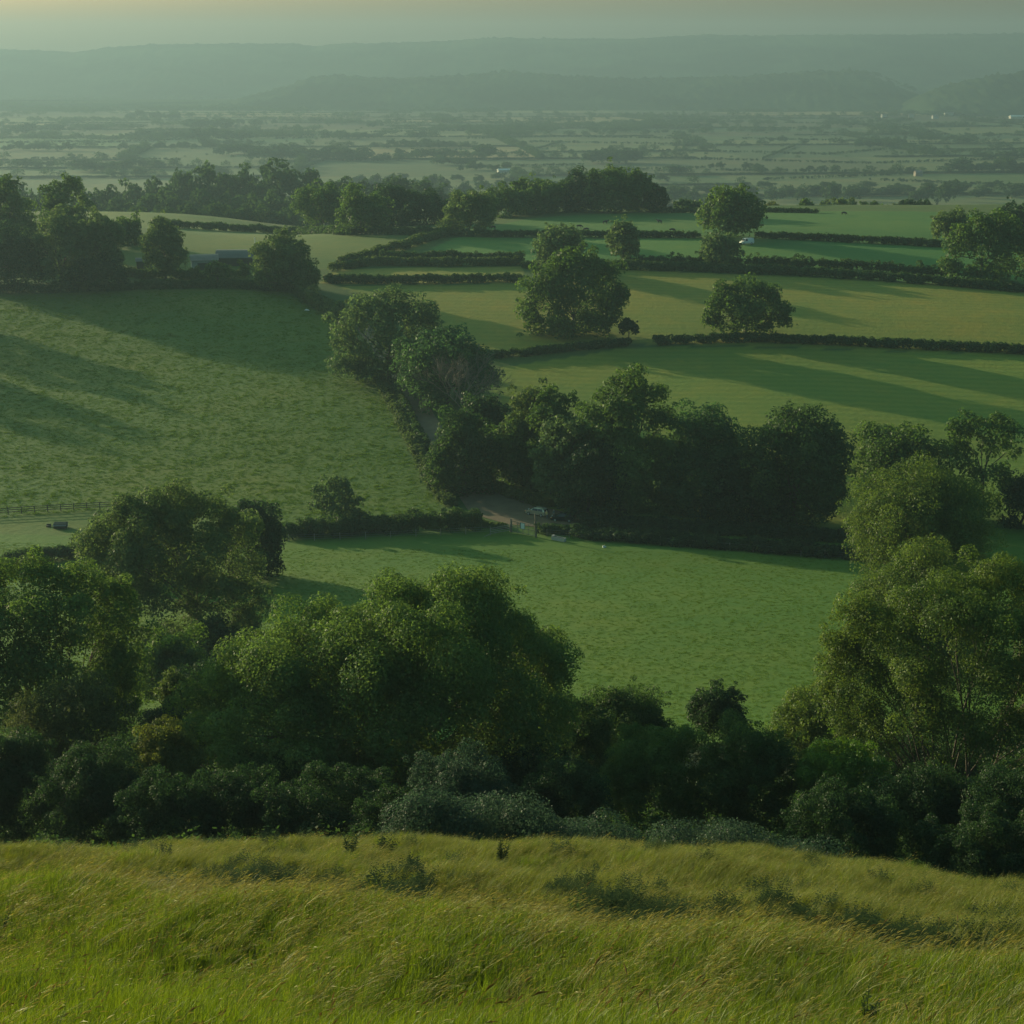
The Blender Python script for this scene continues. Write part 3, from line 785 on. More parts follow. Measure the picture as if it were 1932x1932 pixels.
# ------------------------------------------------------------------ trees in the fields
G_F = 'trees standing in the fields'
tree('oak_tree', 'large round oak at the end of the dark hedge in the mown field', 1080, 632, 985, 1182, 470, 628, 'oak',
     lobes=[(1085, 505, 34, 0), (1045, 515, 30, 0), (1125, 515, 30, 0), (1020, 545, 30, 0), (1075, 545, 40, -3), (1135, 545, 34, 0), (1160, 555, 20, 0), (1010, 580, 26, 0), (1060, 585, 38, -3), (1115, 585, 36, -1), (1150, 585, 26, 0),
            (1012, 612, 22, 0), (1055, 612, 26, -1), (1100, 612, 26, 0), (1135, 608, 22, 0)], m=16, cov=5, group=G_F, fork=.25)
tree('oak_tree', 'lone dome shaped oak with a low skirt behind the long dark hedge', 1406, 632, 1325, 1493, 525, 628, 'oak',
     lobes=[(1405, 553, 28, 0), (1375, 560, 26, 0), (1438, 562, 26, 0), (1350, 583, 22, 0), (1400, 585, 32, -2), (1450, 583, 26, 0), (1475, 590, 16, 0), (1338, 606, 14, 0), (1362, 608, 16, 0), (1395, 606, 22, -1), (1430, 606, 20, 0), (1458, 604, 16, 0), (1480, 606, 11, 0)],
     m=16, cov=4.8, group=G_F, fork=.25, drop=.1)
tree('thorn_bush', 'small clipped looking thorn with a short stem beside the hedge gap', 1186, 645, 1166, 1206, 600, 632, 'dark', 'dome', n=10, m=10, group=G_F, cat='tree', fork=.35)
tree('poplar_tree', 'soft pale round tree half hidden behind the large round oak', 1050, 510, 1003, 1106, 420, 512, 'willow', 'round', n=18, group=G_F)
tree('lime_tree', 'egg shaped tree standing alone in the bright green strip', 1177, 490, 1142, 1211, 408, 488, 'ash_olive', 'egg', n=18, group=G_F, fork=.15)
tree('oak_tree', 'tall broad oak rising beside the white van', 1376, 449, 1313, 1441, 345, 447, 'oak', 'round', n=22, m=14, cov=4.8, group=G_F, fork=.2)
tree('willow_tree', 'rounded willow bush in front of the tall oak and the white van', 1357, 502, 1317, 1397, 433, 500, 'willow', 'dome', n=16, group=G_F, fork=.1, upright=1.0)
tree('lime_tree', 'round tree at the end of the hedge before the dark clump', 1790, 455, 1753, 1832, 390, 455, 'ash_olive', 'dome', n=16, group=G_F, fork=.15)
tree('oak_tree', 'wide dark tree clump standing in the corner of the bright green field', 1850, 530, 1775, 1945, 402, 532, 'oak',
     lobes=[(1845, 430, 26, 0), (1815, 455, 26, 0), (1880, 440, 28, 0), (1800, 485, 24, 0), (1850, 475, 34, -2), (1905, 470, 32, 0), (1800, 515, 22, 0), (1845, 512, 28, -2), (1890, 510, 30, 0), (1935, 500, 32, 0)], m=14, cov=4.6, group=G_F)
tree('oak_tree', 'tall tree behind the wide dark clump, at the picture edge', 1915, ('y', 560), 1865, 1990, 374, 470, 'dark', 'round', n=16, group=G_F)

tree('oak_tree', 'oak beyond the picture edge whose shadow falls over the wide pasture', -190, 600, -280, -100, 480, 600, 'oak', 'dome', cov=1.3, drop=.45, group=G_F)
tree('oak_tree', 'second oak beyond the picture edge, nearer, shading the wide pasture', -260, 680, -370, -150, 545, 680, 'oak', 'dome', cov=1.3, drop=.45, group=G_F)
# ------------------------------------------------------------------ trees on the ridge crest
G_C = 'trees along the ridge crest'
for lab, cx, base, l, r, t, b, mt, sh in [
    ('light edged tree at the near end of the crest copse, beside the hollow', 608, 438, 556, 662, 338, 432, 'oak', 'dome'),
    ('domed tree in the crest copse next to the light edged one', 682, 441, 628, 740, 352, 442, 'oak', 'dome'),
    ('tall dark tree in the first half of the crest copse', 735, ('y', 590), 690, 790, 342, 442, 'dark', 'round'),
    ('dark wide tree ending the first half of the crest copse', 805, ('y', 585), 740, 862, 352, 442, 'dark', 'dome'),
    ('pale leafy tree bulging out of the crest copse above the diagonal hedge', 885, 440, 832, 940, 354, 440, 'ash_olive', 'dome'),
    ('broad tree in the middle of the crest copse behind the pale one', 960, ('y', 610), 905, 1015, 345, 425, 'oak', 'dome'),
    ('tall tree in the second half of the crest copse', 1010, ('y', 620), 955, 1075, 327, 418, 'oak', 'round'),
    ('second tall tree of the crest copse beside the highest one', 1085, ('y', 625), 1040, 1140, 318, 412, 'dark', 'round'),
    ('highest tree of the crest copse with a bushy top', 1150, ('y', 622), 1095, 1205, 308, 408, 'oak', 'round'),
    ('steep sided tree at the far end of the crest copse', 1205, ('y', 625), 1165, 1236, 309, 405, 'oak', 'egg'),
    ('low dark tree trailing off the end of the crest copse', 1240, ('y', 625), 1210, 1264, 345, 402, 'dark', 'dome'),
    ('small bush on the crest between the copse and the tall oak', 1290, ('y', 640), 1268, 1322, 374, 402, 'hedge', 'dome'),
    ('small ochre bush on the crest beside the tall oak', 1454, ('y', 660), 1440, 1472, 380, 402, 'ochre', 'dome'),
    ('small tree standing alone on the crest hedge', 1520, ('y', 650), 1503, 1537, 374, 401, 'oak', 'egg'),
    ('low wide pale tree just over the crest', 1585, ('y', 680), 1552, 1618, 372, 406, 'ash_olive', 'dome'),
    ('low domed tree just over the crest next to the pale wide one', 1641, ('y', 680), 1614, 1670, 380, 406, 'oak', 'dome'),
    ('low pale bush just over the crest joined to the dark domed tree', 1690, ('y', 680), 1668, 1715, 382, 406, 'willow', 'dome'),
    ('dark domed tree just over the crest, last of the low ones', 1728, ('y', 672), 1692, 1764, 374, 408, 'dark', 'dome'),
]:
    tree('crest_tree', lab, cx, base, l, r, t, b, mt, sh, n=15, m=12, cov=4.8, leaf=4.2, group=G_C, fork=.15)

# ------------------------------------------------------------------ the wooded corner and the farm
G_W = 'trees around the farm corner'
for lab, cx, base, l, r, t, b, mt, sh in [
    ('tall tree at the picture edge of the farm wood, ragged top', 25, ('y', 492), -60, 75, 325, 540, 'oak', 'round'),
    ('second tall tree of the farm wood rising behind the others', 130, ('y', 515), 75, 185, 330, 500, 'oak', 'round'),
    ('large lit tree in the middle of the farm wood', 120, 545, 60, 185, 382, 540, 'ash_olive', 'round'),
    ('dark tree at the edge of the farm wood above the shaded pasture', 30, 548, -50, 90, 420, 545, 'dark', 'dome'),
    ('pale tree at the end of the farm wood nearest the sheds', 195, 540, 155, 245, 388, 540, 'ash_olive', 'round'),
    ('low dark tree at the corner of the farm wood behind the pale one', 232, ('y', 520), 205, 275, 400, 470, 'oak', 'dome'),
    ('tall oval tree standing alone beside the grey shed', 313, 528, 268, 358, 402, 525, 'ash_olive', 'egg'),
    ('round bush in front of the long metal roofed barn', 411, 536, 389, 433, 490, 536, 'oak', 'dome'),
    ('tall tree beside the barn, with a narrow top and wide foot', 545, 545, 478, 600, 428, 540, 'ash_olive', 'egg'),
    ('low rounded tree at the foot of the tall barn tree', 520, 548, 474, 570, 490, 546, 'oak', 'dome'),
    ('low rounded tree at the lane side of the tall barn tree', 578, 552, 545, 606, 492, 552, 'oak', 'dome'),
    ('dark low tree under the farm wood beside the shaded pasture', 170, 548, 120, 240, 480, 548, 'dark', 'dome'),
]:
    tree('farm_tree', lab, cx, base, l, r, t, b, mt, sh, n=18, m=13, cov=4.6, leaf=4.2, group=G_W, fork=.2)

# ------------------------------------------------------------------ hedges
hedge('long thick dark hedge below the lone dome shaped oak', [(1232, 651), (1400, 644), (1600, 651), (1800, 660), (1990, 670)], 2.3, 2.2, rough=.15)
hedge('dark hedge running from the chestnut tree to the clipped thorn', [(915, 676), (1000, 670), (1100, 659), (1188, 652)], 2.0, 1.8, rough=.2)
hedge('straight dark hedge below the narrow yellow field', [(612, 533), (800, 535), (985, 531)], 2.6, 2.0, rough=.2)
hedge('hedge along the upper side of the narrow yellow field', [(622, 512), (700, 500), (850, 502), (985, 500)], 2.6, 2.0, 'hedge_light', rough=.25)
hedge('light leafy hedge running up the slope to the crest copse', [(640, 505), (700, 486), (760, 470), (815, 452), (860, 442)], 3.0, 2.4, 'hedge_light', rough=.35)
hedge('bushy hedge above the narrow yellow field, below the bright strip', [(720, 492), (800, 490), (900, 492), (985, 494)], 2.8, 2.2, rough=.4)
hedge('main hedge along the top of the mown field', [(1160, 507), (1300, 511), (1500, 519), (1780, 538), (1990, 556)], 2.7, 2.4, rough=.2)
hedge('short hedge piece between the large oak and the narrow yellow field', [(985, 505), (1040, 506), (1165, 507)], 2.2, 2.0, rough=.2)
hedge('second hedge just above the main one, near the rounded willow', [(1180, 498), (1300, 499), (1430, 502), (1500, 500)], 2.2, 1.8, rough=.4, ragged=.6)
hedge('second hedge just above the main one, towards the dark clump', [(1490, 506), (1560, 505), (1700, 516), (1800, 526)], 2.4, 2.0, rough=.4, ragged=.5)
hedge('dark hedge between the bright strip and the crest pasture', [(850, 446), (1000, 447), (1150, 447), (1320, 449)], 2.3, 1.8, rough=.12)
hedge('dark hedge from the tall oak to the round tree', [(1425, 449), (1500, 452), (1600, 457), (1690, 461), (1775, 466)], 2.5, 1.8, rough=.15)
hedge('dark ragged hedge below the crest near the hollow', [(300, 428), (400, 434), (480, 438), (560, 441), (640, 443), (840, 445)], 2.8, 2.0, rough=.35)
hedge('dark hedge along the top of the wide pasture below the farm', [(-30, 552), (100, 551), (250, 546), (400, 543), (480, 545), (560, 552)], 2.6, 2.2, rough=.35)
hedge('bushy hedge along the lane below the barn tree', [(570, 560), (600, 582), (640, 606), (672, 622)], 3.6, 3.0, 'hedge_light', rough=.6, ragged=.5)
hedge('leafy hedge on the bank between the lane and the wide pasture', [(712, 712), (735, 752), (760, 800), (790, 860), (815, 910), (850, 955)], 1.7, 2.4, 'hedge_light', rough=.5)
hedge('rough shrubs on the lane side of the bank hedge', [(742, 730), (768, 780), (790, 830), (806, 850)], 1.9, 1.4, 'hedge', rough=.7)
hedge('nettle and elder hedge along the top of the near pasture', [(538, 1015), (600, 1012), (700, 1006), (800, 1000), (905, 996)], 2.7, 3.4, 'hedge', rough=.6, ragged=.5)
hedge('pale tall nettles in front of the nettle hedge', [(545, 1008), (640, 1003), (760, 985), (860, 982)], 1.6, 1.6, 'hedge_light', rough=.5, name='nettle_bank', cat='nettles', upright=1.0)
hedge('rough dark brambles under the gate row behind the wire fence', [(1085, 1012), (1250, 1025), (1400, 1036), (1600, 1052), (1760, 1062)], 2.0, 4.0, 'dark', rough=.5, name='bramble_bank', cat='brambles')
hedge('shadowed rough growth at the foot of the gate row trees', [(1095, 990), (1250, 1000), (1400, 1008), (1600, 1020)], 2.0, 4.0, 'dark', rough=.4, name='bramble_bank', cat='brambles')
hedge('ochre and green bank of weeds on the far side of the gravel yard', [(905, 915), (935, 925), (965, 938), (1000, 950), (1040, 958)], 1.9, 1.8, 'ochre', rough=.4, name='weed_bank', cat='weeds')
hedge('dark rough growth between the tall gate and the wire fence, behind the trough', [(1016, 1008), (1040, 1006), (1070, 1007), (1100, 1010)], 1.5, 2.2, 'hedge', rough=.5, name='bramble_bank', cat='brambles')
hedge('grassy weeds between the gravel yard and the low hurdle', [(900, 990), (925, 994), (955, 996)], 1.0, 1.8, 'hedge_light', rough=.5, name='weed_bank', cat='weeds', upright=1.0)
hedge('overgrown dark hedge in front of the small paddock', [(-40, 1078), (40, 1066), (90, 1058), (150, 1050), (230, 1045)], 2.2, 3.0, 'hedge', rough=.3)
hedge('low hedge on the crest beside the tall oak', [(1440, 400), (1500, 401), (1545, 402)], 1.8, 1.4, rough=.1)
hedge('low scrub joining the crest copse to the tall oak', [(1225, 401), (1280, 401), (1330, 402)], 2.2, 2.0, rough=.5)
hedge('unkempt shrubs around the grey shed at the farm', [(235, 520), (300, 528), (370, 527), (470, 522)], 2.4, 3.0, 'hedge_light', rough=.7, ragged=.6)

# ------------------------------------------------------------------ undergrowth on the slope between bank and pasture
def undergrowth():
    rng = np.random.default_rng(501)
    n = 5200
    y = rng.uniform(64, 156, n) ** 1.0; x = rng.uniform(-1, 1, n) * (.40 * y + 6)
    keep = ~((y > 128) & (x > -22) & (x < 34)); x, y = x[keep], y[keep]
    R = rng.uniform(.8, 2.1, len(x)) * (1 + .35 * (y < 120)) * np.clip((y - 60) / 8, .5, 1)
    C = np.stack([x, y, H(x, y) + R * .35], 1)
    v, q, t = leaf_arrays(rng, C, R, 420000, .27, .9, .4)
    o = mesh_np('undergrowth', v, q, M['hedge'], t * .9)
    tag(o, kind='stuff')
undergrowth()

# ------------------------------------------------------------------ far trees: on the slope behind the crest and over the plain
def far_meshes(k, n_leaf, seed, flat=1.0):
    out = []
    for i in range(k):
        rng = np.random.default_rng(seed + i)
        lob = lobes_auto(rng, .5, .5, .46, 9 + i % 3, ['dome', 'round', 'dome', 'egg', 'bush'][i % 5]); lob[:, 2] += .48
        C, R, T = clumps_of(rng, lob, np.array([0, 0, .3]), 8, .05)
        v, q, t = leaf_arrays(rng, C, R, n_leaf, .075, 1, 0, T, aspect=.42)
        v[:, 2] = np.maximum(v[:, 2] * flat, -.02)
        me_o = mesh_np('crown', v, q, M['far'], t)
        COL.objects.unlink(me_o)
        out.append(me_o)
    return out
FT = far_meshes(7, 1500, 900)

def far_thing(name, label, group, p, w, h, var, rot, cat='tree'):
    o = FT[var % len(FT)].copy(); o.name = name
    link(o); o.location = p; o.scale = (w, w, h); o.rotation_euler = (0, 0, rot)
    tag(o, label, cat, group)
    return o
frng = np.random.default_rng(3)
# rounded trees on the wooded slope behind the hollow
SL = 'rounded trees on the hazy slope behind the farm'
for (px, y, top, wpx) in [(205, 900, 338, 60), (250, 930, 330, 58), (300, 950, 322, 60), (345, 960, 310, 56), (385, 960, 296, 84), (425, 980, 318, 50), (462, 960, 300, 80), (505, 980, 306, 60), (545, 960, 295, 96), (592, 970, 308, 56),
                          (640, 990, 324, 66), (690, 1000, 330, 70), (745, 960, 322, 76), (795, 1000, 330, 66), (830, 1020, 342, 56), (880, 1050, 350, 60), (170, 860, 345, 60), (90, 900, 340, 60), (30, 920, 330, 70),
                          (230, 820, 366, 66), (285, 840, 358, 60), (330, 850, 350, 70), (380, 860, 348, 66), (430, 850, 352, 74), (480, 860, 350, 66), (525, 850, 355, 66), (570, 860, 352, 60), (615, 880, 352, 60), (655, 890, 352, 60),
                          (260, 760, 384, 50), (310, 770, 380, 56), (360, 770, 378, 60), (410, 765, 376, 62), (455, 770, 380, 56), (505, 775, 384, 56), (545, 780, 384, 50), (140, 800, 372, 60), (60, 800, 370, 60), (-10, 850, 350, 70), (590, 760, 392, 44)]:
    p = at_y(px, y); s = scale_at(p); h = z_at(top, y) - p.z + .5
    far_thing('hazy_tree', 'rounded dark tree in the hazy wood on the slope behind the farm', SL, p, wpx / s * 1.25, h, int(frng.integers(7)), frng.random() * 6)
# belt at the foot of the ridge
BT = 'trees of the belt at the foot of the ridge'
for i, px in enumerate(np.linspace(1245, 1935, 44)):
    y = frng.uniform(1480, 1760); p = at_y(px + frng.uniform(-9, 9), y); s = scale_at(p)
    top = np.interp(px, [1240, 1290, 1350, 1420, 1480, 1520, 1560, 1620, 1660, 1720, 1800, 1850, 1935], [345, 350, 352, 352, 348, 352, 338, 345, 350, 342, 330, 360, 365]) + frng.uniform(-3, 12)
    h = max(9, z_at(top, y) - p.z)
    far_thing('belt_tree', 'hazy blue green tree in the belt at the foot of the ridge', BT, p, frng.uniform(26, 46) / s, h, i, frng.random() * 6)
for i, px in enumerate(np.linspace(640, 1240, 34)):
    y = frng.uniform(1480, 1900); p = at_y(px + frng.uniform(-9, 9), y); s = scale_at(p)
    top = np.interp(px, [640, 700, 760, 850, 950, 1100, 1240], [335, 322, 318, 322, 330, 330, 345]) + frng.uniform(0, 16)
    far_thing('belt_tree', 'hazy blue green tree in the belt at the foot of the ridge', BT, p, frng.uniform(26, 44) / s, max(9, z_at(top, y) - p.z), i, frng.random() * 6)
# trees standing on the plain: rows and clumps (x0, x1, base row, height, count)
PT = 'trees scattered over the hazy plain'
ROWS = [(40, 112, 316, 22, 5), (150, 240, 324, 26, 8), (180, 300, 320, 20, 6), (228, 330, 262, 18, 7), (230, 480, 281, 16, 15), (0, 130, 284, 18, 8), (380, 480, 276, 18, 5), (330, 470, 265, 26, 9), (400, 560, 292, 24, 10), (470, 660, 302, 30, 14),
        (560, 700, 300, 26, 9), (700, 880, 279, 18, 12), (610, 720, 262, 18, 6), (770, 800, 262, 16, 2), (640, 760, 305, 16, 8), (750, 880, 298, 20, 10), (820, 900, 312, 20, 6), (900, 925, 300, 28, 3), (860, 960, 322, 18, 6), (1100, 1205, 308, 30, 8),
        (915, 985, 246, 16, 5), (690, 730, 240, 12, 3), (350, 430, 244, 24, 5), (430, 520, 236, 14, 5), (0, 60, 254, 22, 4), (60, 200, 248, 16, 6), (230, 330, 226, 18, 6), (1120, 1180, 252, 10, 4), (1200, 1350, 252, 12, 6), (1340, 1360, 318, 16, 2),
        (1405, 1430, 322, 17, 2), (1500, 1560, 325, 15, 3), (1670, 1720, 326, 15, 3), (1450, 1480, 270, 14, 2), (1600, 1680, 280, 18, 4), (1790, 1935, 325, 28, 12), (1840, 1935, 300, 18, 6), (1700, 1840, 262, 12, 7), (1000, 1100, 230, 10, 6), (1560, 1640, 240, 10, 4), (1320, 1400, 236, 10, 4)]
nt_ = 0
for (x0, x1, row, hpx, n) in ROWS:
    for i in range(n):
        px = x0 + (x1 - x0) * (i + .5 + frng.uniform(-.4, .4)) / n
        p = at(px, row + frng.uniform(-2, 2)); s = scale_at(p)
        h = hpx * frng.uniform(.6, 1.1) / s; w = h * frng.uniform(1.2, 2.0)
        if nt_ < 290:
            far_thing('plain_tree', 'small hazy tree among fields on the plain', PT, p, w, h, nt_, frng.random() * 6)
        nt_ += 1
# far hedges as lines (px from-to)
HL = 'hedge lines between the fields of the plain'
def far_hedge(a, b, h=3.0):
    pa, pb = at(*a), at(*b); n = int(max(60, min(900, (pb - pa).length / 1.6)))
    t = frng.random(n); x = pa.x + (pb.x - pa.x) * t; y = pa.y + (pb.y - pa.y) * t
    org = pa.lerp(pb, .5)
    hh = h * (.7 + .5 * np.abs(np.sin(t * 37)) * frng.random(n))
    s = scale_at(org); size = max(2.6 / s, .8)
    C = np.stack([x, y, H(x, y) + hh * .55], 1) - np.array(list(org)); R = hh * .55
    N = int(min(9000, (pb - pa).length * h * 3.2 / (size * size * .4)))
    v, q, tt = leaf_arrays(frng, C, R, max(300, N), size, 1, 0, aspect=.42)
    o = mesh_np('far_hedge', v, q, M['far'], tt); o.location = org
    tag(o, 'thin dark hedge line between two fields on the hazy plain', 'hedge', HL)
for a, b in [((880, 292), (1300, 284)), ((1000, 268), (1420, 275)), ((1060, 258), (1300, 262)), ((1290, 300), (1640, 309)), ((1300, 285), (1560, 292)), ((1400, 262), (1780, 270)), ((1560, 292), (1700, 280)), ((1640, 309), (1932, 300)), ((1350, 322), (1700, 326)), ((1440, 340), (1700, 330)),
             ((1250, 240), (1500, 243)), ((1480, 232), (1900, 240)), ((1540, 252), (1932, 256)), ((1700, 290), (1932, 282)), ((1180, 322), (1330, 318)), ((880, 262), (1060, 258)), ((700, 250), (900, 246)), ((400, 262), (640, 254)), ((60, 300), (340, 302)), ((0, 308), (150, 312)),
             ((300, 312), (420, 318)), ((520, 262), (720, 258)), ((180, 270), (400, 262)), ((0, 270), (180, 268)), ((1640, 340), (1932, 352)), ((900, 316), (1100, 312)), ((940, 330), (1180, 328)), ((0, 240), (240, 236)), ((1340, 222), (1640, 226)), ((1000, 240), (1240, 243)), ((1290, 250), (1290, 285)), ((1500, 275), (1440, 300)), ((1700, 270), (1780, 295)), ((1060, 268), (1000, 285)), ((620, 300), (560, 322))]:
    far_hedge(a, b)

# everything farther: trees and hedges nobody can count
def scatter(name, srcs, pts, rots, scl, idx, kind='stuff', **kw):
    me = bpy.data.meshes.new(name); n = len(pts)
    me.vertices.add(n); me.vertices.foreach_set('co', np.ascontiguousarray(pts, np.float32).ravel())
    a = me.attributes.new('rot', 'FLOAT_VECTOR', 'POINT'); a.data.foreach_set('vector', np.ascontiguousarray(rots, np.float32).ravel())
    a = me.attributes.new('scl', 'FLOAT_VECTOR', 'POINT'); a.data.foreach_set('vector', np.ascontiguousarray(scl, np.float32).ravel())
    a = me.attributes.new('idx', 'INT', 'POINT'); a.data.foreach_set('value', np.ascontiguousarray(idx, np.int32))
    o = link(bpy.data.objects.new(name, me))
    c = bpy.data.collections.new(name + ' sources')
    for s in srcs: c.objects.link(s)
    ng = bpy.data.node_groups.new(name + ' scatter', 'GeometryNodeTree')
    ng.interface.new_socket('Geometry', in_out='INPUT', socket_type='NodeSocketGeometry')
    ng.interface.new_socket('Geometry', in_out='OUTPUT', socket_type='NodeSocketGeometry')
    gi_ = ng.nodes.new('NodeGroupInput'); go = ng.nodes.new('NodeGroupOutput')
    ip = ng.nodes.new('GeometryNodeInstanceOnPoints'); ci = ng.nodes.new('GeometryNodeCollectionInfo')
    ci.inputs['Collection'].default_value = c; ci.inputs['Separate Children'].default_value = True; ci.inputs['Reset Children'].default_value = True
    def attr(nm, tp):
        t = ng.nodes.new('GeometryNodeInputNamedAttribute'); t.data_type = tp; t.inputs['Name'].default_value = nm; return t.outputs[0]
    ng.links.new(gi_.outputs[0], ip.inputs['Points']); ng.links.new(ci.outputs[0], ip.inputs['Instance'])
    ip.inputs['Pick Instance'].default_value = True
    ng.links.new(attr('idx', 'INT'), ip.inputs['Instance Index'])
    ng.links.new(attr('rot', 'FLOAT_VECTOR'), ip.inputs['Rotation']); ng.links.new(attr('scl', 'FLOAT_VECTOR'), ip.inputs['Scale'])
    ng.links.new(ip.outputs[0], go.inputs[0])
    md = o.modifiers.new('scatter', 'NODES'); md.node_group = ng
    tag(o, kind=kind, **kw)
    return o

def far_wood():
    rng = np.random.default_rng(71)
    P = []; S = []
    def put(px, row, hpx):
        p = at(px, row); s = scale_at(p); h = min(20, hpx / s); P.append(tuple(p)); S.append((h * rng.uniform(1.1, 1.9), 0, h))
    # distant strips of trees over the plain
    for _ in range(150):
        row = 172 + 95 * rng.random() ** 1.3
        left = rng.random() < .62
        x0 = rng.uniform(-80, 1000) if left else rng.uniform(900, 1980)
        ln = rng.uniform(20, 150) * (1 if left else .8); n = int(ln / 6) + 2
        for i in range(n):
            put(x0 + ln * i / n + rng.uniform(-4, 4), row + rng.uniform(-1.0, 1.0), rng.uniform(4, 9) + (row - 165) * .06)
    for _ in range(420):
        put(rng.uniform(-80, 2010), rng.uniform(170, 300), rng.uniform(4, 8))
    # wooded foot and crown of the low hills
    for _ in range(900):
        px = rng.uniform(-60, 2000); put(px, rng.uniform(166, 200), rng.uniform(4, 8))
    for (prof, yy) in ([[(590, 148), (640, 144), (700, 149), (760, 151), (840, 147), (900, 143), (960, 139), (1030, 144), (1100, 148), (1200, 151), (1300, 149), (1400, 146), (1480, 141), (1540, 137), (1600, 136), (1630, 141), (1660, 153), (1690, 168)], 5090],
                       [[(1770, 168), (1820, 155), (1870, 146), (1932, 138), (2000, 135)], 5890]):
        for _ in range(330):
            px = rng.uniform(prof[0][0], prof[-1][0]); py = np.interp(px, [a for a, b in prof], [b for a, b in prof])
            d = rng.uniform(0, 120); x = (px - 966) / FPX * yy * .995
            h = rng.uniform(5, 15); P.append((x, yy - d, z_at(py, yy) - 3 - d * .03)); S.append((h * 1.7, 0, h))
    # hedgerows round the fields of the plain
    n0 = 2600000
    yy = np.exp(rng.uniform(np.log(1350), np.log(4700), n0)); xx = rng.uniform(-1, 1, n0) * .36 * yy
    keep = rng.random(n0) < np.clip((yy / 4700) ** 1.0, .2, 1); xx, yy = xx[keep], yy[keep]
    row, colm, sub, fu, fv, wid, half = plain_cells(xx, yy)
    dv = np.minimum(fv, 1 - fv) * 330; du = np.minimum(fu, 1 - fu) * wid; dm = np.abs(fv - .5) * 330
    rb = np.round(yy * 0 + row + (fv > .5)); cb = colm + (fu > .5)
    onv = (dv < 2.2) & (hash2(rb, np.floor(xx / 260), 3) > .42); onu = (du < 2.2) & (hash2(row, cb, 7) > .45); onm = (dm < 1.6) & half & (hash2(row, colm, 77) > .55)
    on = onv | onu | onm
    xx, yy = xx[on], yy[on]; zz = H(xx, yy)
    for x_, y_, z_ in zip(xx, yy, zz):
        t = rng.random()
        h = rng.uniform(9, 15) if t < .05 else rng.uniform(1.8, 3.8)
        w = h * rng.uniform(1.2, 1.7) if t < .05 else rng.uniform(6, 10)
        P.append((x_, y_, z_)); S.append((w, 0, h))
    S = np.array(S); S[:, 1] = S[:, 0]
    n = len(P)
    R = np.zeros((n, 3)); R[:, 2] = rng.random(n) * 6.28
    srcs = far_meshes(4, 420, 990)
    scatter('distant_woodland', srcs, np.array(P), R, S, rng.integers(0, 4, n))
far_wood()

# ------------------------------------------------------------------ gate, fences, trough, pole
def post_fence(label, pts, n, ph, rails, wires, mat, group=None, pr=.06):
    P = [at(*q) for q in pts]
    cum = [0]
    for i in range(len(P) - 1): cum.append(cum[-1] + (P[i + 1] - P[i]).length)
    A = np.array([list(p) for p in P])
    d = np.linspace(0, cum[-1], n)
    X = np.interp(d, cum, A[:, 0]); Y = np.interp(d, cum, A[:, 1]); Z = H(X, Y)
    root = empty('fence', (X[0], Y[0], Z[0])); tag(root, label, 'fence', group)
    o0 = np.array([X[0], Y[0], Z[0]])
    rng = np.random.default_rng(int(X[0] * 10) & 1023)
    for i in range(n):
        mb = MB(); b = Vector((X[i], Y[i], Z[i])) - Vector(o0)
        l = Vector((rng.normal() * .03, rng.normal() * .03, 0))
        mb.tube([b - Vector((0, 0, .3)), b + Vector((0, 0, ph * .5)) + l * .5, b + Vector((0, 0, ph * rng.uniform(.93, 1.06))) + l], [pr, pr * .97, pr * .9], 6)
        mb.build('post', M[mat], root)
    for hz, r, m_, nm in [(z, .045, mat, 'rail') for z in rails] + [(z, .012, 'wire', 'wire') for z in wires]:
        mb = MB()
        for i in range(n - 1):
            a = Vector((X[i], Y[i], Z[i] + hz)) - Vector(o0); b = Vector((X[i + 1], Y[i + 1], Z[i + 1] + hz)) - Vector(o0)
            if nm == 'rail':
                dd = b - a; mb.box((a + b) / 2 + Vector((0, -.07, 0)), (dd.length, .045, .11), math.atan2(dd.y, dd.x), -math.asin(max(-1, min(1, dd.z / dd.length))))
            else: mb.tube([a, (a + b) / 2 - Vector((0, 0, .02)), b], [r, r, r], 4)
        mb.build(nm, M[m_], root)
    return root
post_fence('long dark post and rail fence between the wide pasture and the small paddock', [(-60, 976), (60, 968), (160, 962), (285, 955)], 15, 1.35, (.45, .82, 1.18), (), 'dark_timber', pr=.08)
post_fence('grey wire fence on posts in front of the nettle hedge', [(545, 1022), (700, 1017), (800, 1012), (925, 1006)], 9, 1.25, (), (.4, .75, 1.1), 'timber')
post_fence('grey wire fence on posts below the gate row, in the shade', [(1032, 1012), (1110, 1018), (1250, 1028), (1400, 1040), (1600, 1056), (1760, 1070), (1932, 1086)], 21, 1.35, (), (.4, .75, 1.15), 'timber')

